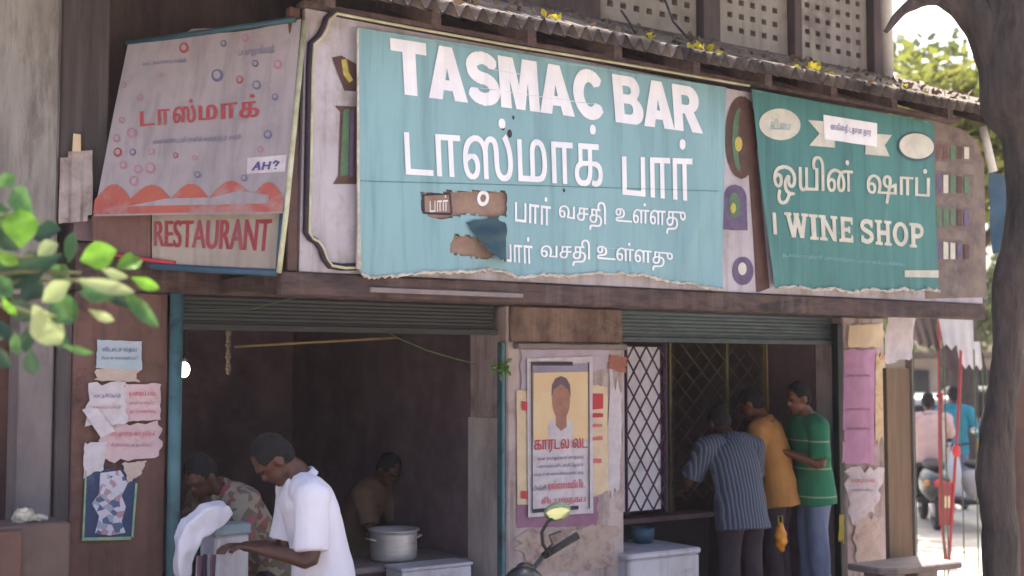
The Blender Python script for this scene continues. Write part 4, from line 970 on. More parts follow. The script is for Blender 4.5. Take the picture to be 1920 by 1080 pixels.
mb = MB(); zt2 = L(1720, 1061, -.8)[2]
mb.v = [Vector((x, y, zt2-.05)) for x, y in pts]+[Vector((x, y, zt2)) for x, y in pts]
mb.f = [tuple(range(4, -1, -1)), tuple(range(5, 10))]+[(i, (i+1) % 5, (i+1) % 5+5, i+5) for i in range(5)]
mb.build('slab', mat('bench_stone', '#8d807c', '#7a6e6b', 6, .85, .3), BN, bevel=.01)
for s in (na[0]+.2, nb[0]-.2): MB().box(s-.12, s+.12, -.7, -.5, 0, zt2-.051).build('support', M['slab'], BN, bevel=.01)
# ------------------------------------------------------------------ people
def rotY(v, a, piv):                         # lean forward (towards +x) by a
    c, s = math.cos(a), math.sin(a); d = Vector(v)-piv
    return piv+Vector((d.x*c+d.z*s, d.y, -d.x*s+d.z*c))
def smooth_path(pts, rad, k=4):
    P = [Vector(p) for p in pts]; Rr = [r if hasattr(r, '__len__') else (r, r) for r in rad]; op = []; orr = []
    for i in range(len(P)-1):
        p0, p1, p2, p3 = P[max(i-1, 0)], P[i], P[i+1], P[min(i+2, len(P)-1)]
        for j in range(k):
            t = j/k
            op.append(.5*((2*p1)+(-p0+p2)*t+(2*p0-5*p1+4*p2-p3)*t*t+(-p0+3*p1-3*p2+p3)*t**3))
            orr.append(tuple(a+(b-a)*(t*t*(3-2*t)) for a, b in zip(Rr[i], Rr[i+1])))
    op.append(P[-1]); orr.append(Rr[-1]); return op, orr
def body_tube(mb, pts, rad, n=16, k=4):
    p, r = smooth_path(pts, rad, k)
    # rings with a fixed sideways axis (y) so that ellipses keep their width across the body
    vs = []; N = len(p)
    for i in range(N):
        t = (p[min(i+1, N-1)]-p[max(i-1, 0)]).normalized(); y = Vector((0, 1, 0)); y = (y-t*y.dot(t))
        y = y.normalized() if y.length > .05 else t.orthogonal().normalized()
        b = t.cross(y)
        vs += [p[i]+y*(math.cos(2*math.pi*j/n)*r[i][0])+b*(math.sin(2*math.pi*j/n)*r[i][1]) for j in range(n)]
    fs = [(i*n+j, i*n+(j+1) % n, (i+1)*n+(j+1) % n, (i+1)*n+j) for i in range(N-1) for j in range(n)]
    fs += [tuple(range(n-1, -1, -1)), tuple((N-1)*n+j for j in range(n))]
    mb.add(vs, fs)
def person(label, loc, rotz, H=1.68, lean=0, bend=0, head=(0, 0, 0), arms=None, shirt=None, trouser=None, skin=None,
           sleeve='short', hem=-.14, name='person', frame='F', collar=True, seat=False, hair=True, legs=None, bulk=1.0):
    k = H/1.70
    T = thing(name, label, 'person', loc, frame, rotz); T.scale = (k, k, k)
    skin = skin or M['skin']
    piv = Vector((0, 0, .93))
    def sp(v):                               # bend the spine: lean at the hip, more bend at the chest
        v = Vector(v); v = rotY(v, bend*max(0, min(1, (v.z-1.02)/.3)), Vector((0, 0, 1.12))); return rotY(v, lean, piv)
    sx = -.25*math.sin(max(lean, 0))*.4
    sh = {+1: sp((0, .185*bulk, 1.405)), -1: sp((0, -.185*bulk, 1.405))}
    neck0, neck1 = sp((-.01, 0, 1.44)), sp((.012, 0, 1.53))
    up = (neck1-neck0).normalized()
    hp, hy, hr = head
    hm = Matrix.Rotation(hy, 3, 'Z') @ Matrix.Rotation(lean*.6+bend*.6+hp, 3, 'Y') @ Matrix.Rotation(hr, 3, 'X')
    hc = neck1+hm @ Vector((.025, 0, .105))
    hv = lambda x, y, z: hc+hm @ Vector((x, y, z))
    mb = MB('W')
    body_tube(mb, [sp((0, 0, .86)), sp((0, 0, .95)), sp((.01, 0, 1.08)), sp((.005, 0, 1.24)), sp((0, 0, 1.36)), sp((-.008, 0, 1.44)), neck1],
              [(.14*bulk, .10), (.155*bulk, .112), (.142*bulk, .105*bulk), (.155*bulk, .115), (.15*bulk, .1), (.075, .07), (.055, .058)])
    body_tube(mb, [sh[1], sp((0, .08, 1.43)), sp((0, -.08, 1.43)), sh[-1]], [.052, .055, .055, .052], 10, 3)
    body_tube(mb, [neck0, neck1, hv(0, 0, -.02)], [.058, .054, .05], 12, 3)
    mb.ell(hc+hm @ Vector((-.008, 0, .02)), (.093, .076, .1), 18, 12, hm)
    mb.ell(hv(.03, 0, -.05), (.062, .056, .066), 16, 10, hm)            # jaw and cheeks
    mb.ell(hv(.07, 0, -.092), (.024, .026, .02), 10, 8, hm)             # chin
    mb.ell(hv(.09, 0, -.018), (.022, .014, .024), 10, 8, hm)            # nose
    mb.ell(hv(.078, 0, .032), (.02, .05, .014), 12, 6, hm)              # brow
    mb.ell(hv(.082, 0, -.062), (.014, .027, .012), 10, 6, hm)           # lips
    for s in (1, -1): mb.ell(hv(-.008, s*.08, -.01), (.024, .012, .034), 10, 8, hm)
    legs = legs or {1: ((.02, .1, .5), (-.02, .11, .07)), -1: ((.02, -.1, .5), (-.02, -.11, .07))}
    for s in (1, -1):
        kn, an = (Vector(q) for q in legs[s])
        body_tube(mb, [(0, s*.085, .9), kn, an], [(.085, .09), (.057, .06), (.04, .045)], 12, 4)
        mb.ell(an+Vector((.07, 0, -.035)), (.125, .045, .035), 14, 8)
    arms = arms or {}
    hands = {}
    for s in (1, -1):
        el, wrs = arms.get(s, ((-.02, s*.05, -.29), (.06, s*.03, -.54)))
        E_, W_ = sh[s]+Vector(el), sh[s]+Vector(wrs)
        body_tube(mb, [sh[s], sh[s].lerp(E_, .5), E_, E_.lerp(W_, .4), W_], [.05, .045, .038, .037, .026], 12, 3)
        f = (W_-E_).normalized(); side = Vector((0, 0, 1)).cross(f); side = side.normalized() if side.length > .1 else Vector((0, 1, 0))
        nrm_ = f.cross(side); pm = W_+f*.045
        body_tube(mb, [W_-f*.01, W_+f*.03, W_+f*.085], [(.026, .02), (.036, .017), (.037, .014)], 10, 3)
        for q in range(4):
            b0 = W_+f*.08+side*((q-1.5)*.018); ln = (.062, .072, .068, .052)[q]
            mb.tube([b0, b0+f*ln*.5-nrm_*.008, b0+f*ln*.85-nrm_*.03, b0+f*ln*.9-nrm_*.045], [.0092, .009, .0082, .007], 7)
        tb = W_+f*.03+side*(-s*.03)
        mb.tube([tb, tb+f*.035+side*(-s*.022), tb+f*.062+side*(-s*.026)-nrm_*.008], [.012, .0105, .008], 7)
        hands[s] = (sh[s], E_, W_)
    mb.build('body', skin, T, True, local=True, remesh=.0085, sm_iter=3)
    ey = MB('W')
    for s in (1, -1):
        e = MB('W'); e.ell(hv(.073, s*.031, .008), (.010, .013, .007), 8, 6, hm); e.build('eye', M['rubber'], T, True, local=True)
    if hair:
        h = MB('W'); h.ell(hv(-.022, 0, .034), (.096, .087, .098), 18, 12, hm); h.ell(hv(-.045, 0, -.01), (.068, .078, .075), 16, 10, hm)
        h.build('hair', M['hair'], T, True, local=True, remesh=.010, sm_iter=2, disp=lambda c, n: n*.006*mnoise.noise(c*40))
    def folds(c, n): return n*(.004+.013*mnoise.noise(Vector((c.x*7, c.y*7, c.z*5)))+.005*mnoise.noise(Vector((c.x*16, c.y*16, c.z*9+3))))
    if shirt:
        b = MB('W'); g_ = .02
        body_tube(b, [sp((0, 0, .93+hem)), sp((0, 0, .95)), sp((.01, 0, 1.08)), sp((.005, 0, 1.24)), sp((0, 0, 1.36)), sp((-.008, 0, 1.452))],
                  [(.198*bulk, .16), (.19*bulk, .148), (.172*bulk, .13*bulk), (.178*bulk, .137), (.178*bulk, .128), (.098, .094)], 22)
        body_tube(b, [sh[1], sp((0, .08, 1.43)), sp((0, -.08, 1.43)), sh[-1]], [.084, .086, .086, .084], 12, 3)
        for s in (1, -1): b.ell(hands[s][0]+(hands[s][1]-hands[s][0])*.04, (.092, .088, .09), 16, 12)
        for s in (1, -1):
            S, E_, W_ = hands[s]
            if sleeve == 'short':
                body_tube(b, [S, S.lerp(E_, .5), S.lerp(E_, .86)], [.084, .078, .08], 14, 4)
            else:
                body_tube(b, [S, S.lerp(E_, .5), E_, E_.lerp(W_, .5), E_.lerp(W_, .93)], [.073, .066, .056, .052, .042], 14, 3)
        b.build('shirt', shirt, T, True, local=True, remesh=.010, sm_iter=2, disp=folds)
        if collar:
            cl = MB('W'); a = sp((-.012, 0, 1.445)); ax = up
            yv = Vector((0, 1, 0)); xv = yv.cross(ax).normalized()
            N = 20; vs = []
            for j in range(N):
                an = R(35)+R(290)*j/(N-1)
                for rr, zz in ((.07, .0), (.066, .042), (.078, .044), (.088, .006)):
                    vs.append(a+xv*(math.cos(an)*rr)+yv*(math.sin(an)*rr)+ax*zz)
            fs = [(j*4+q, j*4+q+1, (j+1)*4+q+1, (j+1)*4+q) for j in range(N-1) for q in range(3)]
            cl.add(vs, fs); cl.build('collar', shirt, T, True, local=True)
    if trouser:
        t = MB('W'); body_tube(t, [sp((0, 0, 1.0)), (0, 0, .9), (0, 0, .8)], [(.16*bulk, .118), (.172*bulk, .128), (.14, .11)], 20)
        for s in (1, -1):
            kn, an = (Vector(q) for q in legs[s])
            body_tube(t, [(0, s*.088, .88), kn, an+Vector((0, 0, -.02))], [(.098, .105), (.075, .078), (.07, .075)], 16, 5)
        t.build('trousers', trouser, T, True, local=True, remesh=.011, sm_iter=2, disp=folds)
        for s in (1, -1):
            f = MB('W'); an = Vector(legs[s][1]); f.ell(an+Vector((.07, 0, -.035)), (.14, .052, .034), 14, 8); f.build('shoe', M['rubber'], T, True, local=True)
    return T, hands
FACE = lambda deg: YAW+R(deg)                # heading measured from the shop-front direction
# white-shirted man, facing left and slightly in, looking down at his hands
s = L(594, 900, -.95)[0]
wm, wh = person('man in a white short-sleeved shirt bending his head, in the left shop doorway', (s+.05, -.95, -.11), FACE(168), 1.76, lean=R(7), bend=R(11), head=(R(44), 0, 0),
    arms={1: ((.02, .05, -.30), (.24, -.02, -.25)), -1: ((.05, -.03, -.3), (.26, .06, -.27))}, shirt=M['white_shirt'], trouser=M['dark_trouser'], skin=M['skin_dark'], bulk=1.04, hem=-.16)
s = L(462, 1010, .1)[0]
person('man in a floral print shirt stooping low beside the teal post at the left', (s+.10, .12, -.02), FACE(196), 1.62, lean=R(26), bend=R(20), head=(R(14), R(10), 0),
    arms={1: ((.1, .06, -.26), (.2, .0, -.46)), -1: ((.1, -.03, -.28), (.28, .06, -.42))}, shirt=M['print_shirt'], trouser=M['dark_trouser'], skin=M['skin_dark'], sleeve='short', bulk=1.08)
s = L(692, 900, 1.05)[0]
person('dark-haired cook in a tan shirt standing behind the aluminium pot', (s+.17, 1.6, -.24), FACE(-55), 1.6, lean=R(12), bend=R(16), head=(R(20), R(-20), 0),
    arms={1: ((.1, .06, -.27), (.3, -.06, -.30)), -1: ((.1, -.06, -.27), (.3, .06, -.30))}, shirt=M['tan_shirt'], trouser=M['dark_trouser'], skin=M['skin_dark'])
# three customers at the right shop
s = L(1397, 900, -.2)[0]
person('man in a blue-grey striped shirt seen from behind in the right shop doorway', (s, -.16, .04), FACE(80), 1.64, lean=R(9), bend=R(14), head=(R(26), 0, 0),
    arms={1: ((.10, .1, -.27), (.3, .03, -.33)), -1: ((.10, -.1, -.27), (.3, -.03, -.33))}, shirt=M['stripe_shirt'], trouser=M['dark_trouser'], skin=M['skin_dark'], bulk=1.12, hem=-.16)
s = L(1472, 880, .0)[0]
ym, yh = person('man in a mustard yellow shirt between the striped and the green-shirted men', (s+.02, .1, .12), FACE(120), 1.66, lean=R(5), bend=R(10), head=(R(22), 0, 0),
    arms={1: ((.1, .06, -.27), (.3, -.02, -.28)), -1: ((.02, -.06, -.29), (.2, .1, -.38))}, shirt=M['yellow_shirt'], trouser=M['dark_trouser'], skin=M['skin'], bulk=1.0)
s = L(1526, 880, .0)[0]
gm, gh = person('man in a green banded shirt and pale jeans with folded arms by the door guide', (s, .0, .12), FACE(158), 1.68, lean=R(2), bend=R(6), head=(R(14), R(8), 0),
    arms={1: ((.02, .07, -.29), (.25, -.06, -.20)), -1: ((.04, -.06, -.29), (.24, .1, -.22))}, shirt=M['green_shirt'], trouser=M['jeans'], skin=M['skin'], bulk=1.0)
# bag carried by the yellow-shirted man
p = L(1464, 1008, -.12); BG = thing('carry_bag', 'small bright yellow carry bag between the yellow-shirted and the green-shirted man', 'bag', (p[0], -.12, p[2]-.1))
mb = MB(); q = Vector((p[0], -.12, p[2]))
mb.ell(q, (.05, .04, .11), 14, 10); mb.build('sack', M['orange'], BG, True, remesh=.008, disp=lambda c, n: n*.012*mnoise.noise(c*22))
MB().tube([q+Vector((-.02, 0, .09)), q+Vector((-.025, 0, .16)), q+Vector((.02, 0, .16)), q+Vector((.02, 0, .09))], .005, 6).build('handle', M['leaf_yellow'], BG, True)
# white cloth bundle and pale crate before the stooping man
mb = MB(); cp = [(330, 1085), (330, 1012), (346, 978), (382, 952), (425, 945), (434, 962), (410, 990), (376, 1008), (362, 1045), (354, 1088)]
c3 = [Vector(L(x, y, -.42)) for x, y in cp]; n_ = len(c3)
mb.v = [p+Vector((0, -.045, 0)) for p in c3]+[p+Vector((0, .05, .012)) for p in c3]
mb.f = [tuple(range(n_)), tuple(range(2*n_-1, n_-1, -1))]+[(i, n_+i, n_+(i+1) % n_, (i+1) % n_) for i in range(n_)]
tag(mb.build('cloth_bundle', M['white_shirt'], None, True, remesh=.008, sm_iter=14, disp=lambda c, n: n*(.02*mnoise.noise(Vector((c.x*5+c.z*9, c.y*6, c.z*5-c.x*9)))+.012*mnoise.noise(Vector((c.x*20, c.y*14, c.z*12))))), 'white cloth bundle in front of the floral-shirted man beside the teal post', 'cloth')
q0 = L(404, 985, -.34); q1 = L(468, 985, -.34)
CR = thing('plastic_crate', 'pale blue-white plastic crate with a darker rim before the stooping man', 'crate', (q0[0]/2+q1[0]/2, -.24, 0))
MB().box(q0[0], q1[0], -.34, -.12, 0, q0[2]-.06).build('body', M['white_plastic'], CR, bevel=.012)
MB().box(q0[0]-.008, q1[0]+.008, -.348, -.112, q0[2]-.058, q0[2]).build('rim', mat('crate_rim', '#8ea0ac', '#7f929e', 4, .5, .02), CR, bevel=.008)
# cloth and bundle over the arm of the stooping man
p = Vector(L(376, 1062, -.56)); mb = MB()
for i in range(9):
    for j in range(13):
        u, v = i/8, j/12; mb.v.append(p+Vector((-.05+.10*u+.02*(1-v), -.02-.03*math.sin(u*9)+.03*v, .06-.75*v)))
for i in range(8):
    for j in range(12): a = i*13+j; mb.f.append((a, a+13, a+14, a+1))
tag(mb.build('shawl', stripe_mat('striped_shawl', '#4a3a52', '#8a9098', 18, 0, '#7a4a54'), None, True), 'striped maroon and grey cloth hanging in front of the stooping man at left', 'cloth')

# ------------------------------------------------------------------ foreground motorcycle (only its bars reach the picture)
MC = thing('motorcycle', 'parked motorcycle in front of the poster pillar, only its mirror and handlebar in view', 'motorcycle', (.18, 6.05, -.12), 'W')
def mp(name, mb, m, parent=None, **k): return mb.build(name, m, parent or MC, True, **k)
def wp(x, y, Y): return W(x, y, Y)
for sx, yy in ((.55, .0), (-.75, .0)):
    c = Vector((.02+sx*.9, 6.25+sx*.25, .18)); ax = Matrix.Rotation(R(15.5), 3, 'Z')
    ring = MB('W'); n = 28; pts = [c+ax @ Vector((math.cos(2*math.pi*i/n)*.26, 0, math.sin(2*math.pi*i/n)*.26)) for i in range(n+1)]
    ring.tube(pts, .045, 10, cap=False); w_ = mp('wheel', ring, M['rubber'])
    hub = MB('W'); hub.tube([c+ax @ Vector((0, -.06, 0)), c+ax @ Vector((0, .06, 0))], .05, 12)
    for i in range(10): hub.tube([c, pts[i*28//10]], .004, 4)
    mp('hub', hub, M['chrome'], w_)
bar = [wp(1083, 1004, 6.12), wp(1050, 1022, 6.1), wp(1020, 1042, 6.05), wp(1000, 1066, 6.0), wp(985, 1100, 5.95), wp(960, 1120, 5.9)]
mp('handlebar', MB('W').tube(bar[1:], .012, 10), M['black_paint'])
mp('grip', MB('W').tube([bar[0], bar[0].lerp(bar[2], .5), bar[2]], [.019, .017, .018], 12), M['rubber'])
lv = MB('W').tube([wp(1016, 1040, 6.0), wp(1036, 1020, 5.96), wp(1030, 1004, 5.95), wp(1052, 996, 5.95)], .006, 8); mp('lever', lv, M['black_paint'])
ms = MB('W').tube([wp(1030, 1040, 6.03), wp(1018, 1020, 6.0), wp(1016, 998, 6.0), wp(1026, 980, 6.0), wp(1036, 972, 6.0)], .0085, 8); mp('mirror_stem', ms, M['rubber'])
mc = wp(1045, 960, 6.0); mrot = Matrix.Rotation(R(-20), 3, 'Y') @ Matrix.Rotation(R(-12), 3, 'Z')
mm = MB('W').ell(mc+Vector((0, .012, 0)), (.066, .022, .046), 18, 10, mrot); mh = mp('mirror', mm, mat('mirror_shell', '#86907a', '#748068', 4, .3, .02))
mp('glass', MB('W').ell(mc-Vector((0, .008, 0)), (.058, .006, .039), 18, 8, mrot), M['mirror'], mh)
hl_ = wp(982, 1098, 5.9); mp('headlamp', MB('W').ell(hl_, (.095, .1, .09), 20, 14), M['black_paint'])
mp('meter', MB('W').ell(wp(985, 1066, 5.97), (.045, .05, .03), 16, 10), M['black_paint'])
mp('tank', MB('W').ell((-.2, 6.15, .78), (.26, .13, .13), 20, 12), M['black_paint'])
mp('saddle', MB('W').ell((-.62, 6.05, .76), (.32, .12, .06), 20, 10), M['rubber'])
mp('engine', MB('W').box(-.35, .02, 6.05, 6.25, .2, .6), M['alu'], bevel=.03)
mp('fork', MB('W').tube([Vector((.515, 6.39, .18)), Vector((.2, 6.15, .95)), bar[4]], .022, 10), M['chrome'])
mp('frame', MB('W').tube([Vector((.2, 6.15, .9)), Vector((-.3, 6.15, .66)), Vector((-.66, 6.06, .18))], .025, 8), M['black_paint'])

# ------------------------------------------------------------------ foreground plant
FP = thing('leafy_plant', 'broad-leaved green plant reaching in from the lower left in front of the column', 'plant', (-2.6, 4.0, -.12), 'W')
LEAVES = [  # base, tip, width, tone, depth
 ((150, 488), (220, 470), 46, 'b', 3.9), ((218, 502), (266, 488), 34, 'b', 3.95), ((246, 520), (299, 540), 21, 'b', 3.9),
 ((226, 540), (300, 614), 27, 'm', 3.85), ((140, 524), (252, 548), 24, 'p', 3.8), ((148, 545), (220, 566), 32, 'm', 3.85), ((165, 580), (214, 602), 17, 'p', 3.8),
 ((40, 465), (38, 390), 56, 'b', 3.85), ((118, 478), (14, 536), 62, 'd', 4.0), ((-6, 470), (33, 492), 26, 'b', 3.8), ((62, 402), (22, 352), 40, 'm', 3.95),
 ((-4, 352), (28, 328), 26, 'm', 3.9), ((62, 446), (112, 430), 40, 'd', 4.1), ((128, 494), (142, 434), 26, 'd', 4.0), ((78, 566), (132, 530), 34, 'p', 3.8),
 ((62, 572), (116, 640), 58, 'p', 3.85), ((92, 560), (136, 604), 40, 'm', 3.82), ((28, 620), (34, 664), 20, 'm', 3.9), ((56, 652), (62, 702), 26, 'd', 4.0),
 ((116, 648), (176, 662), 14, 'm', 3.85), ((4, 556), (32, 592), 18, 'b', 3.85), ((104, 546), (142, 602), 36, 'm', 3.88), ((0, 420), (30, 470), 40, 'd', 4.1),
 ((-20, 520), (24, 560), 40, 'm', 3.95), ((20, 560), (60, 600), 34, 'd', 4.05), ((-10, 600), (14, 640), 30, 'd', 4.0), ((90, 500), (130, 520), 30, 'm', 4.0),
 ((40, 520), (90, 560), 50, 'd', 4.1), ((120, 560), (100, 610), 36, 'd', 4.05), ((0, 380), (20, 420), 34, 'd', 4.05), ((150, 520), (184, 552), 24, 'm', 3.95),
 ((70, 480), (108, 456), 30, 'p', 3.9), ((-10, 490), (40, 512), 34, 'd', 4.02), ((180, 530), (236, 574), 20, 'd', 4.0), ((60, 610), (50, 660), 30, 'd', 4.08), ((-30, 440), (10, 400), 40, 'm', 4.0),
 ((-10, 650), (20, 690), 24, 'd', 4.0), ((190, 505), (236, 520), 18, 'p', 3.85), ((96, 620), (130, 650), 26, 'd', 3.98)]
rnd = random.Random(12); tone = {'b': [], 'm': [], 'p': [], 'd': []}
def leaf(mb, base, tip, wid, roll, curl, n=7, m=4):
    ax = tip-base; ln = ax.length; t = ax.normalized(); view = Vector((0, -1, 0))
    w = t.cross(view).normalized(); w = Matrix.Rotation(roll, 3, t) @ w; nn = w.cross(t); k = len(mb.v)
    for i in range(n+1):
        u = i/n; hw = wid*.6*(math.sin(math.pi*min(1, u**1.1*.96+.02))**.95)*(.75+.4*u)
        for j in range(-m//2, m//2+1):
            q = j/(m/2)
            mb.v.append(base+t*(ln*u)+w*(hw*q)+nn*(curl*ln*(u*u-u*.3)+abs(q)*hw*.4+.06*wid*math.sin(u*14+j)*abs(q)))
    for i in range(n):
        for j in range(m): a = k+i*(m+1)+j; mb.f.append((a, a+m+1, a+m+2, a+1))
mbs = {c: MB('W') for c in tone}; stems = MB('W')
for b_, t_, w_, c_, Y in LEAVES:
    d = rnd.uniform(-.05, .05); bb = W(*b_, Y+d); tt = W(*t_, Y-d*.7-.02)
    leaf(mbs[c_], bb, tt, w_/FPX*Y, rnd.uniform(-.45, .45), rnd.uniform(-.12, .18))
for c_, mm in (('b', 'leaf_bright'), ('m', 'leaf_mid'), ('p', 'leaf_pale'), ('d', 'leaf_dark')): mbs[c_].build('foliage', M[mm], FP, True)
for _ in range(120):
    x, y = rnd.uniform(-70, 130), rnd.uniform(350, 640)
    if x > 50 and (y < 430 or y > 610): continue
    Y = rnd.uniform(3.95, 4.3); an = rnd.uniform(-.6, 1.3); ln = rnd.uniform(50, 100)
    leaf(mbs[rnd.choice('dddmmmpb')], W(x, y, Y), W(x+ln*math.cos(an), y+ln*math.sin(an), Y+rnd.uniform(-.06, .06)), rnd.uniform(24, 42)/FPX*Y, rnd.uniform(-.8, .8), rnd.uniform(-.2, .25))
root = Vector((-2.6, 4.0, -.12))
for tip in [(150, 512), (60, 480), (70, 590), (226, 532), (20, 400)]:
    e = W(*tip, 3.95); mid = W(tip[0]*.4-90, tip[1]*.6+215, 4.0); m2 = W(-190, 600+tip[1]*.1, 4.02)
    p, r = smooth_path([root, m2, mid, e], [.016, .012, .009, .005], 5); stems.tube(p, [q[0] for q in r], 7)
stems.build('stem', M['stem'], FP, True)

# ------------------------------------------------------------------ trees
def bark_tube(mb, pts, rad, n=22, k=6, amp=.03):
    p, r = smooth_path(pts, rad, k); N = len(p); vs = []
    for i in range(N):
        t = (p[min(i+1, N-1)]-p[max(i-1, 0)]).normalized(); a = t.orthogonal() if i == 0 else (a-t*a.dot(t)); a.normalize(); b = t.cross(a)
        for j in range(n):
            an = 2*math.pi*j/n; d = a*math.cos(an)+b*math.sin(an)
            rr = r[i][0]+amp*mnoise.noise(Vector((p[i]+d*.15)*4))+amp*.5*mnoise.noise((p[i]+d*.15)*13)
            vs.append(p[i]+d*rr)
    fs = [(i*n+j, i*n+(j+1) % n, (i+1)*n+(j+1) % n, (i+1)*n+j) for i in range(N-1) for j in range(n)]
    mb.add(vs, fs)
def crown(mb, centre, rad, n, sz, seed, clumps=14):
    rnd = random.Random(seed); cs = []
    for _ in range(clumps):
        d = Vector((rnd.gauss(0, 1), rnd.gauss(0, 1), rnd.gauss(0, .8))).normalized()*rnd.uniform(.3, 1)
        cs.append((Vector(centre)+Vector((d.x*rad[0], d.y*rad[1], d.z*rad[2])), rnd.uniform(.25, .5)))
    for _ in range(n):
        c, q = rnd.choice(cs); d = Vector((rnd.gauss(0, 1), rnd.gauss(0, 1), rnd.gauss(0, .8))).normalized()*rnd.random()**.4
        p = c+Vector((d.x*rad[0], d.y*rad[1], d.z*rad[2]))*q
        t = Vector((rnd.gauss(0, 1), rnd.gauss(0, 1), rnd.gauss(-.2, .7))).normalized(); w = Matrix.Rotation(rnd.random()*6.3, 3, t) @ t.orthogonal().normalized()
        s = sz*rnd.uniform(.6, 1.4); k = len(mb.v)
        mb.v += [p, p+t*s*.5+w*s*.3, p+t*s, p+t*s*.5-w*s*.3]; mb.f.append((k, k+1, k+2, k+3))
TR = thing('street_tree', 'dark rough tree trunk at the right edge with a bough arching over the bright gap', 'tree', W(1872, 1075, 7.2)-Vector((0, 0, .8)), 'W')
tk = MB('W')
def tp(x, y, Y=7.2): return W(x, y, Y)
g0 = tp(1872, 1075); g0.z = -.12
bark_tube(tk, [g0+Vector((.02, 0, 0)), tp(1876, 1040), tp(1866, 930), tp(1866, 840), tp(1880, 740), tp(1892, 640), tp(1898, 520), tp(1938, 400), tp(1936, 260), tp(1916, 180), tp(1920, 60), tp(1930, -120), tp(1960, -500)],
          [.14, .095, .1, .1, .088, .085, .095, .15, .165, .23, .245, .25, .2], amp=.018)
tk.build('trunk', M['bark'], TR, True, weld=False)
bo = MB('W'); bark_tube(bo, [tp(1915, 190), tp(1880, 110), tp(1838, 40), tp(1792, 2), tp(1752, -8), tp(1716, 4), tp(1688, 24), tp(1660, 60)], [.2, .15, .11, .08, .055, .04, .026, .014], 14, 6, .008)
bark_tube(bo, [tp(1800, 0), tp(1780, -80), tp(1700, -160)], [.03, .025, .015], 10, 5, .005)
bo.build('bough', M['bark'], TR, True, weld=False)
cr = MB('W'); crown(cr, (2.6, 8.4, 6.2), (2.6, 1.6, 1.4), 5200, .15, 3, 22); cr.build('crown', M['leaf_mid'], TR)
FT = [('broad tree with sunlit pale yellow-green leaves seen through the arching bough', 7.3, 21, 5.75, (3.0, 2.4, 1.7), 24000, .19, 'leaf_bright', 5),
      ('darker green tree standing behind the sunlit one beyond the corner post', 10.2, 30, 7.0, (5, 3, 2.3), 14000, .3, 'leaf_mid', 6),
      ('hazy low tree far down the street past the white van', 14.5, 40, 3.5, (6, 3, 2.6), 5000, .34, 'leaf_mid', 8)]
FARLEAF = {'leaf_bright': mat('olive_leaf', '#8f8f45', '#6f7a34', 1.2, .5, 0, trans=.4, detail=2), 'leaf_mid': mat('olive_dark_leaf', '#6c7440', '#525e34', 1.0, .5, 0, trans=.35, detail=2)}
for lab, x, y, z, rd, n, sz, mm, sd_ in FT:
    t = thing('street_tree', lab, 'tree', (x, y, -.12), 'W', group='trees down the street')
    k = MB('W'); bark_tube(k, [(x, y, -.12), (x+.1, y, z*.4), (x-.1, y, z*.75), (x, y, z+rd[2]*.4)], [.28, .22, .18, .06], 14, 5, .03)
    for a in range(5): bark_tube(k, [(x, y, z*.6+a*.3), (x+math.cos(a*1.3)*rd[0]*.4, y+math.sin(a*1.3)*rd[1]*.4, z*.85+a*.2), (x+math.cos(a*1.3)*rd[0]*.75, y+math.sin(a*1.3)*rd[1]*.7, z+.3)], [.1, .07, .03], 8, 4, .01)
    k.build('trunk', M['bark'], t, True, weld=False)
    c = MB('W'); crown(c, (x, y, z), rd, n, sz, sd_, 26); c.build('crown', FARLEAF[mm], t)

# leaf litter on the eave
LI = MB(); LY = MB(); rnd = random.Random(9)
def litter(mb, s, y, sz):
    c = Vector((s, y, roof_z(s, y)+.035)); t = Vector((rnd.gauss(0, 1), rnd.gauss(0, 1), rnd.gauss(.3, .5))).normalized(); w = Matrix.Rotation(rnd.random()*6.3, 3, t) @ t.orthogonal().normalized()
    k = len(mb.v); mb.v += [c, c+t*sz*.5+w*sz*.3, c+t*sz, c+t*sz*.5-w*sz*.3]; mb.f.append((k, k+1, k+2, k+3))
for _ in range(520):
    s = rnd.uniform(-2, 4.2); litter(LI, s, -1.3+1.5*rnd.random()**1.2, rnd.uniform(.03, .07))
tag(LI.build('leaf_litter', M['leaf_dry']), 'brown dry leaves littering the corrugated eave', 'leaves', kind='stuff')
for cx, n, sp_ in ((.62, 12, .07), (-.55, 5, .05), (1.6, 8, .09), (.2, 3, .03), (2.6, 4, .1)):
    mb = MB()
    for _ in range(n*2): s = cx+max(-sp_*1.5, min(sp_*1.5, rnd.gauss(0, sp_*.8))); litter(mb, s, -1.2+.06*rnd.random(), rnd.uniform(.04, .075))
    tag(mb.build('leaf_heap', M['leaf_yellow']), {.62: 'brightest clump of yellow leaves on the eave above the letter R', -.55: 'few yellow leaves on the eave above the middle of the teal banner', 1.6: 'greenish yellow leaves on the eave above the dark green banner corner', .2: 'tiny yellow leaf cluster on the eave just left of the brightest clump', 2.6: 'sparse yellow leaves at the right of the eave'}[cx], 'leaves')
for i, (x0, y0, x1, y1, x2, y2, lab) in enumerate([(1245, -5, 1262, 40, 1290, 72, 'thin dry twig leaning on the eave in front of the leftmost perforated screen'), (1165, 20, 1180, 42, 1190, 60, 'short dry twig on the eave left of the longer twig')]):
    cord('twig', lab, [L(x0, y0, -.6), L(x1, y1, -.8), L(x2, y2, -1.0)], .008, M['bark'], 'twig')

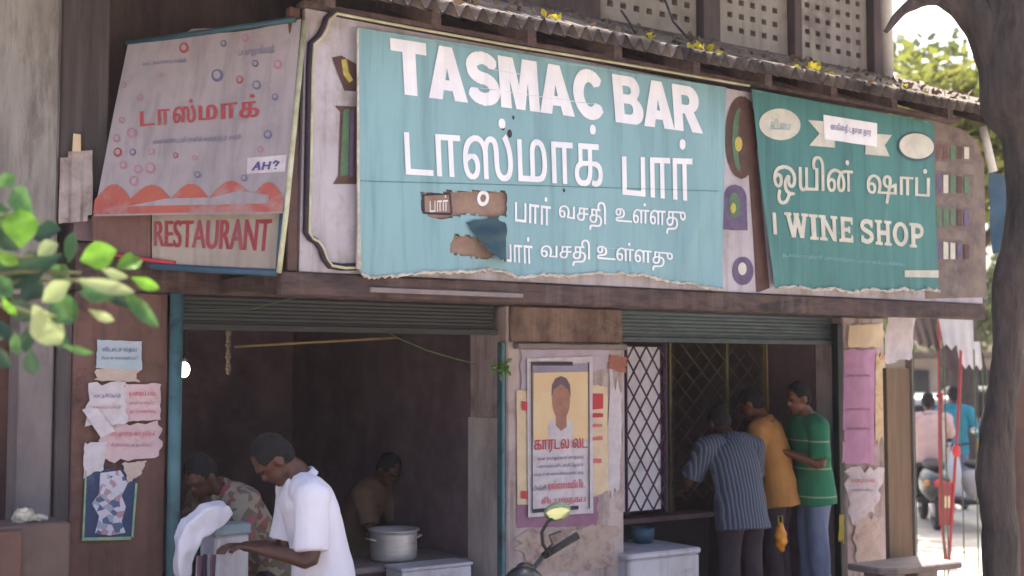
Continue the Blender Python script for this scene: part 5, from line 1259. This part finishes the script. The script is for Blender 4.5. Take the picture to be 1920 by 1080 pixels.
# ------------------------------------------------------------------ the street beyond the corner
RS = thing('sign_frame', 'red painted iron frame of two bars meeting at the foot, with a small plate', 'sign frame', W(1776, 1052, 13.7), 'W')
def rw(x, y): return W(x, y, 13.7)
foot = rw(1776, 1052); foot.z = -.12
MB('W').tube([rw(1760, 560), rw(1761, 700), rw(1762, 850), rw(1768, 1000), rw(1774, 1045), foot], .017, 8).build('bar', M['red_iron'], RS, True)
MB('W').tube([rw(1803, 600), rw(1800, 720), rw(1792, 850), rw(1786, 950), rw(1780, 1046), foot+Vector((.03, 0, 0))], .017, 8).build('bar', M['red_iron'], RS, True)
q = [rw(1760, 905), rw(1790, 905), rw(1788, 985), rw(1762, 985)]; MB('W').plate(q, (0, .012, 0)).build('plate', M['red_iron'], RS)
q = [rw(1771, 930)-Vector((0, .004, 0)), rw(1781, 930)-Vector((0, .004, 0)), rw(1781, 952)-Vector((0, .004, 0)), rw(1771, 952)-Vector((0, .004, 0))]; MB('W').plate(q, (0, .002, 0)).build('label', M['cream_paper'], RS)
MB('W').ell(rw(1793, 846), (.045, .03, .07), 14, 10).build('knob', M['red_ink'], RS, True)
MB('W').tube([rw(1756, 745), rw(1766, 735), rw(1764, 775)], .022, 8).build('clamp', M['red_iron'], RS, True)
def scooter(label, loc, rz, col, name='scooter'):
    S = thing(name, label, 'scooter', loc, 'W', rz)
    def q(n, mb, m, par=None, **k): return mb.build(n, m, par or S, True, local=True, **k)
    for x in (.62, -.6):
        r = MB('W'); pts = [Vector((x+math.cos(2*math.pi*i/24)*.21, 0, .25+math.sin(2*math.pi*i/24)*.21)) for i in range(25)]
        r.tube(pts, .05, 8, cap=False); w_ = q('wheel', r, M['rubber']); h = MB('W'); h.tube([(x, -.06, .25), (x, .06, .25)], .09, 12); q('hub', h, M['alu'], w_)
    q('body', MB('W').ell((-.45, 0, .58), (.5, .19, .24), 20, 12), col); q('saddle', MB('W').ell((-.4, 0, .82), (.42, .14, .07), 18, 10), M['rubber'])
    q('shield', MB('W').plate([(.36, -.2, .3), (.36, .2, .3), (.5, .17, .95), (.5, -.17, .95)], (.05, 0, 0)), col, bevel=.015); q('floor', MB('W').box(-.1, .4, -.17, .17, .28, .34), M['rubber'], bevel=.02)
    q('fork', MB('W').tube([(.62, 0, .25), (.48, 0, .95), (.45, 0, 1.05)], .03, 8), M['alu']); q('handlebar', MB('W').tube([(.4, -.33, 1.06), (.45, -.1, 1.02), (.45, .1, 1.02), (.4, .33, 1.06)], .017, 8), M['rubber'])
    q('headlamp', MB('W').ell((.53, 0, 1.0), (.07, .09, .08), 14, 10), M['glass']); q('tail_light', MB('W').ell((-.95, 0, .62), (.04, .08, .05), 12, 8), M['red_ink'])
    for s in (1, -1):
        q('indicator', MB('W').ell((-.9, s*.15, .62), (.04, .035, .035), 10, 8), M['orange']); q('mirror', MB('W').ell((.42, s*.36, 1.22), (.02, .06, .045), 12, 8), M['chrome'])
    return S
leg_sit = {1: ((.42, .16, .82), (.3, .18, .36)), -1: ((.42, -.16, .82), (.3, -.18, .36))}
p = W(1742, 900, 17.2); sc1 = scooter('dark scooter ridden away by the man in a pale pink shirt', (p.x, 17.2, -.12), R(80), M['black_paint'])
person('rider in a pale pink shirt seen from behind on the dark scooter', (p.x, 17.1, -.14), R(80), 1.72, lean=R(6), bend=R(8), head=(R(4), 0, 0), arms={1: ((.14, .08, -.26), (.4, .04, -.3)), -1: ((.14, -.08, -.26), (.4, -.04, -.3))}, shirt=M['pink_shirt'], trouser=M['dark_trouser'], skin=M['skin_dark'], frame='W', bulk=1.1, legs=leg_sit, hem=-.1)
p = W(1792, 900, 19); person('pedestrian in a bright cyan shirt beyond the red iron frame', (p.x, 19, -.12), R(70), 1.74, lean=R(2), shirt=M['cyan_shirt'], trouser=M['jeans'], skin=M['skin_dark'], frame='W', sleeve='long', arms={1: ((.02, .12, -.28), (.1, .2, -.5)), -1: ((.02, -.12, -.28), (.2, -.2, -.42))})
p = W(1814, 960, 17); scooter('white scooter with orange indicators parked beside the tree trunk', (p.x, 17, -.12), R(100), M['van'])
# yellow three-wheeler
p = W(1835, 860, 22); AR = thing('auto_rickshaw', 'yellow three-wheeled taxi with dark canopy half hidden by the trunk', 'taxi', (p.x, 22, -.12), 'W', R(95))
def aq(n, mb, m, par=None, **k): return mb.build(n, m, par or AR, local=True, **k)
b_ = MB('W'); b_.v = []; b_.hexa([(-1.1, -.65, .3), (.6, -.65, .3), (.6, .65, .3), (-1.1, .65, .3)], [(-1.15, -.62, 1.0), (.4, -.6, 1.0), (.4, .6, 1.0), (-1.15, .62, 1.0)]); aq('body', b_, M['yellow_paint'], bevel=.06, smooth=True)
aq('canopy', MB('W').hexa([(-1.15, -.63, 1.25), (.45, -.6, 1.45), (.45, .6, 1.45), (-1.15, .63, 1.25)], [(-1.0, -.5, 1.72), (.3, -.5, 1.76), (.3, .5, 1.76), (-1.0, .5, 1.72)]), M['rubber'], bevel=.08, smooth=True)
aq('nose', MB('W').hexa([(.58, -.4, .35), (1.2, -.18, .35), (1.2, .18, .35), (.58, .4, .35)], [(.55, -.5, 1.0), (.95, -.22, .9), (.95, .22, .9), (.55, .5, 1.0)]), M['yellow_paint'], bevel=.05, smooth=True)
for c in ((-1.1, -.6), (-1.1, .6), (.42, -.57), (.42, .57)): aq('canopy_post', MB('W').tube([(c[0], c[1], .98), (c[0], c[1], 1.45)], .025, 8), M['rubber'])
for c in ((1.1, 0), (-.7, -.55), (-.7, .55)):
    w = MB('W'); w.tube([(c[0]+math.cos(2*math.pi*i/20)*.17, c[1], .2+math.sin(2*math.pi*i/20)*.17) for i in range(21)], .05, 8, cap=False); aq('wheel', w, M['rubber'], smooth=True)
for s in (-.45, .45): aq('tail_light', MB('W').ell((-1.14, s, .75), (.03, .08, .05), 10, 8), M['orange'], smooth=True)
# white van
p = W(1722, 900, 23); VN = thing('delivery_van', 'white delivery van standing far down the street beyond the riders', 'van', (p.x+.3, 23.5, -.12), 'W', R(78))
def vq(n, mb, m, par=None, **k): return mb.build(n, m, par or VN, local=True, **k)
bd_ = vq('body', MB('W').hexa([(-2.2, -.85, .4), (2.2, -.85, .4), (2.2, .85, .4), (-2.2, .85, .4)], [(-2.15, -.78, 1.6), (1.2, -.78, 1.6), (1.2, .78, 1.6), (-2.15, .78, 1.6)]), M['van'], bevel=.1, smooth=True)
vq('rear_window', MB('W').plate([(-2.2, -.6, 1.05), (-2.2, .6, 1.05), (-2.17, .55, 1.45), (-2.17, -.55, 1.45)], (-.02, 0, 0)), M['glass'])
vq('windscreen', MB('W').plate([(1.65, -.65, 1.05), (1.65, .65, 1.05), (1.32, .6, 1.5), (1.32, -.6, 1.5)], (.06, 0, 0)), M['glass'])
for x in (-1.4, 1.4):
    for s in (-.78, .78):
        w = MB('W'); w.tube([(x+math.cos(2*math.pi*i/24)*.24, s, .33+math.sin(2*math.pi*i/24)*.24) for i in range(25)], .09, 10, cap=False); w.tube([(x, s-.05, .33), (x, s+.05, .33)], .17, 14); vq('wheel', w, M['rubber'], smooth=True)
for s in (-.7, .7): vq('tail_light', MB('W').box(-2.24, -2.2, s-.06, s+.06, .7, .95), M['red_ink'])
# awnings across the street
def awning(label, pts, Y, depth, m, legx=None):
    a = [W(x, y, Y) for x, y in pts]; A = thing('shop_awning', label, 'awning', (sum(q.x for q in a)/4, Y, -.12), 'W')
    b = MB('W'); n = 12
    for i in range(n+1):
        for j in range(5):
            p = bil(a, i/n, j/4); b.v.append(p+Vector((0, depth*(j/4), .03*math.sin(i*1.6)*(1-j/4))))
    for i in range(n):
        for j in range(4): q = i*5+j; b.f.append((q, q+5, q+6, q+1))
    b.build('canvas', m, A, True)
    for q in (a[3], a[2]): MB('W').tube([Vector((q.x, Y, q.z)), Vector((q.x, Y, -.12))], .007, 6).build('pole', M['wire'], A)
awning('pale yellow-white canvas awning between the beam end and the trunk', [(1765, 585), (1832, 585), (1826, 655), (1770, 650)], 13, .12, M['canvas'])
awning('small white canvas flap lower right of the pale awning beside the trunk', [(1800, 640), (1845, 640), (1842, 690), (1800, 686)], 13.8, .12, M['canvas'])
awning('dark brown canvas awning between the white sheet and the red frame', [(1708, 584), (1762, 584), (1762, 655), (1712, 640)], 12.6, .25, M['brown_canvas'])
awning('long brown canvas strip below the pale awning between the red bars and the trunk', [(1762, 652), (1850, 656), (1850, 694), (1762, 690)], 15, .15, M['brown_canvas'])
FB = thing('far_shop', 'low far shop with a dark doorway across the street', 'building', (9.5, 33, -.12), 'W')
MB('W').box(5.5, 14, 33, 36, -.12, 2.2).build('wall', M['far_wall'], FB)
MB('W').box(5.2, 14.3, 32.4, 36.2, 2.22, 2.35).build('roof', M['roof'], FB)
for x in (7.2, 9.4, 11.8): MB('W').box(x, x+1.3, 32.9, 32.99, -.1, 1.9).build('door', M['glass'], FB)
# right-edge wall behind the trunk
RW = thing('side_wall', 'brown plaster wall strip at the right edge behind the tree trunk', 'wall', W(1910, 800, 8.6)*1, 'W')
a = W(1884, 800, 8.6).x; b = W(2050, 800, 8.6).x; zt3 = W(1900, 572, 8.6).z
MB('W').box(a, b, 8.6, 8.8, -.12, zt3).build('body', M['brown_wall'], RW, bevel=.02)
for x0, y0, x1, y1, mm in [(1904, 584, 1925, 592, 'yellow_paint'), (1900, 600, 1925, 622, 'red_ink'), (1902, 634, 1925, 650, 'red_ink'), (1902, 656, 1925, 662, 'yellow_paint')]:
    A, Bq = W(x0, y0, 8.59), W(x1, y1, 8.59); MB('W').box(A.x, Bq.x, 8.585, 8.598, Bq.z, A.z).build('painted_mark', M[mm], RW)
# blue tarpaulin and pale strip at the end of the fascia
q = [W(1852, 322, 9.9), W(1892, 330, 9.9), W(1893, 470, 9.9), W(1860, 476, 9.9)]
mb = MB('W')
for i in range(7):
    for j in range(11):
        p = bil(q, i/6, j/10); mb.v.append(p+Vector((0, .04*mnoise.noise(p*5), 0)))
for i in range(6):
    for j in range(10): k = i*11+j; mb.f.append((k, k+11, k+12, k+1))
tag(mb.build('tarpaulin', M['blue_tarp'], None, True), 'blue tarpaulin hanging at the right end of the signboard beside the trunk', 'tarpaulin')
tag(MB('W').tube([W(1842, 238, 9.8), W(1850, 270, 9.8), W(1862, 322, 9.8)], .035, 8).build('pale_post', M['canvas'], None, True), 'short pale slanting post at the right end of the eave', 'post')

# thin purplish haze volume, added to lift the dark tones
hz = MB('W').box(-86, 86, -34, 95, -1.2, 13.5)
hm_ = bpy.data.materials.new('haze'); hm_.use_nodes = True; nt = hm_.node_tree; nt.nodes.clear()
pv = nt.nodes.new('ShaderNodeVolumePrincipled'); pv.inputs['Density'].default_value = .0012; pv.inputs['Color'].default_value = (.93, .86, .92, 1); pv.inputs['Anisotropy'].default_value = 0
om = nt.nodes.new('ShaderNodeOutputMaterial'); nt.links.new(pv.outputs[0], om.inputs['Volume'])
ho = hz.build('haze', hm_); tag(ho, kind='stuff')
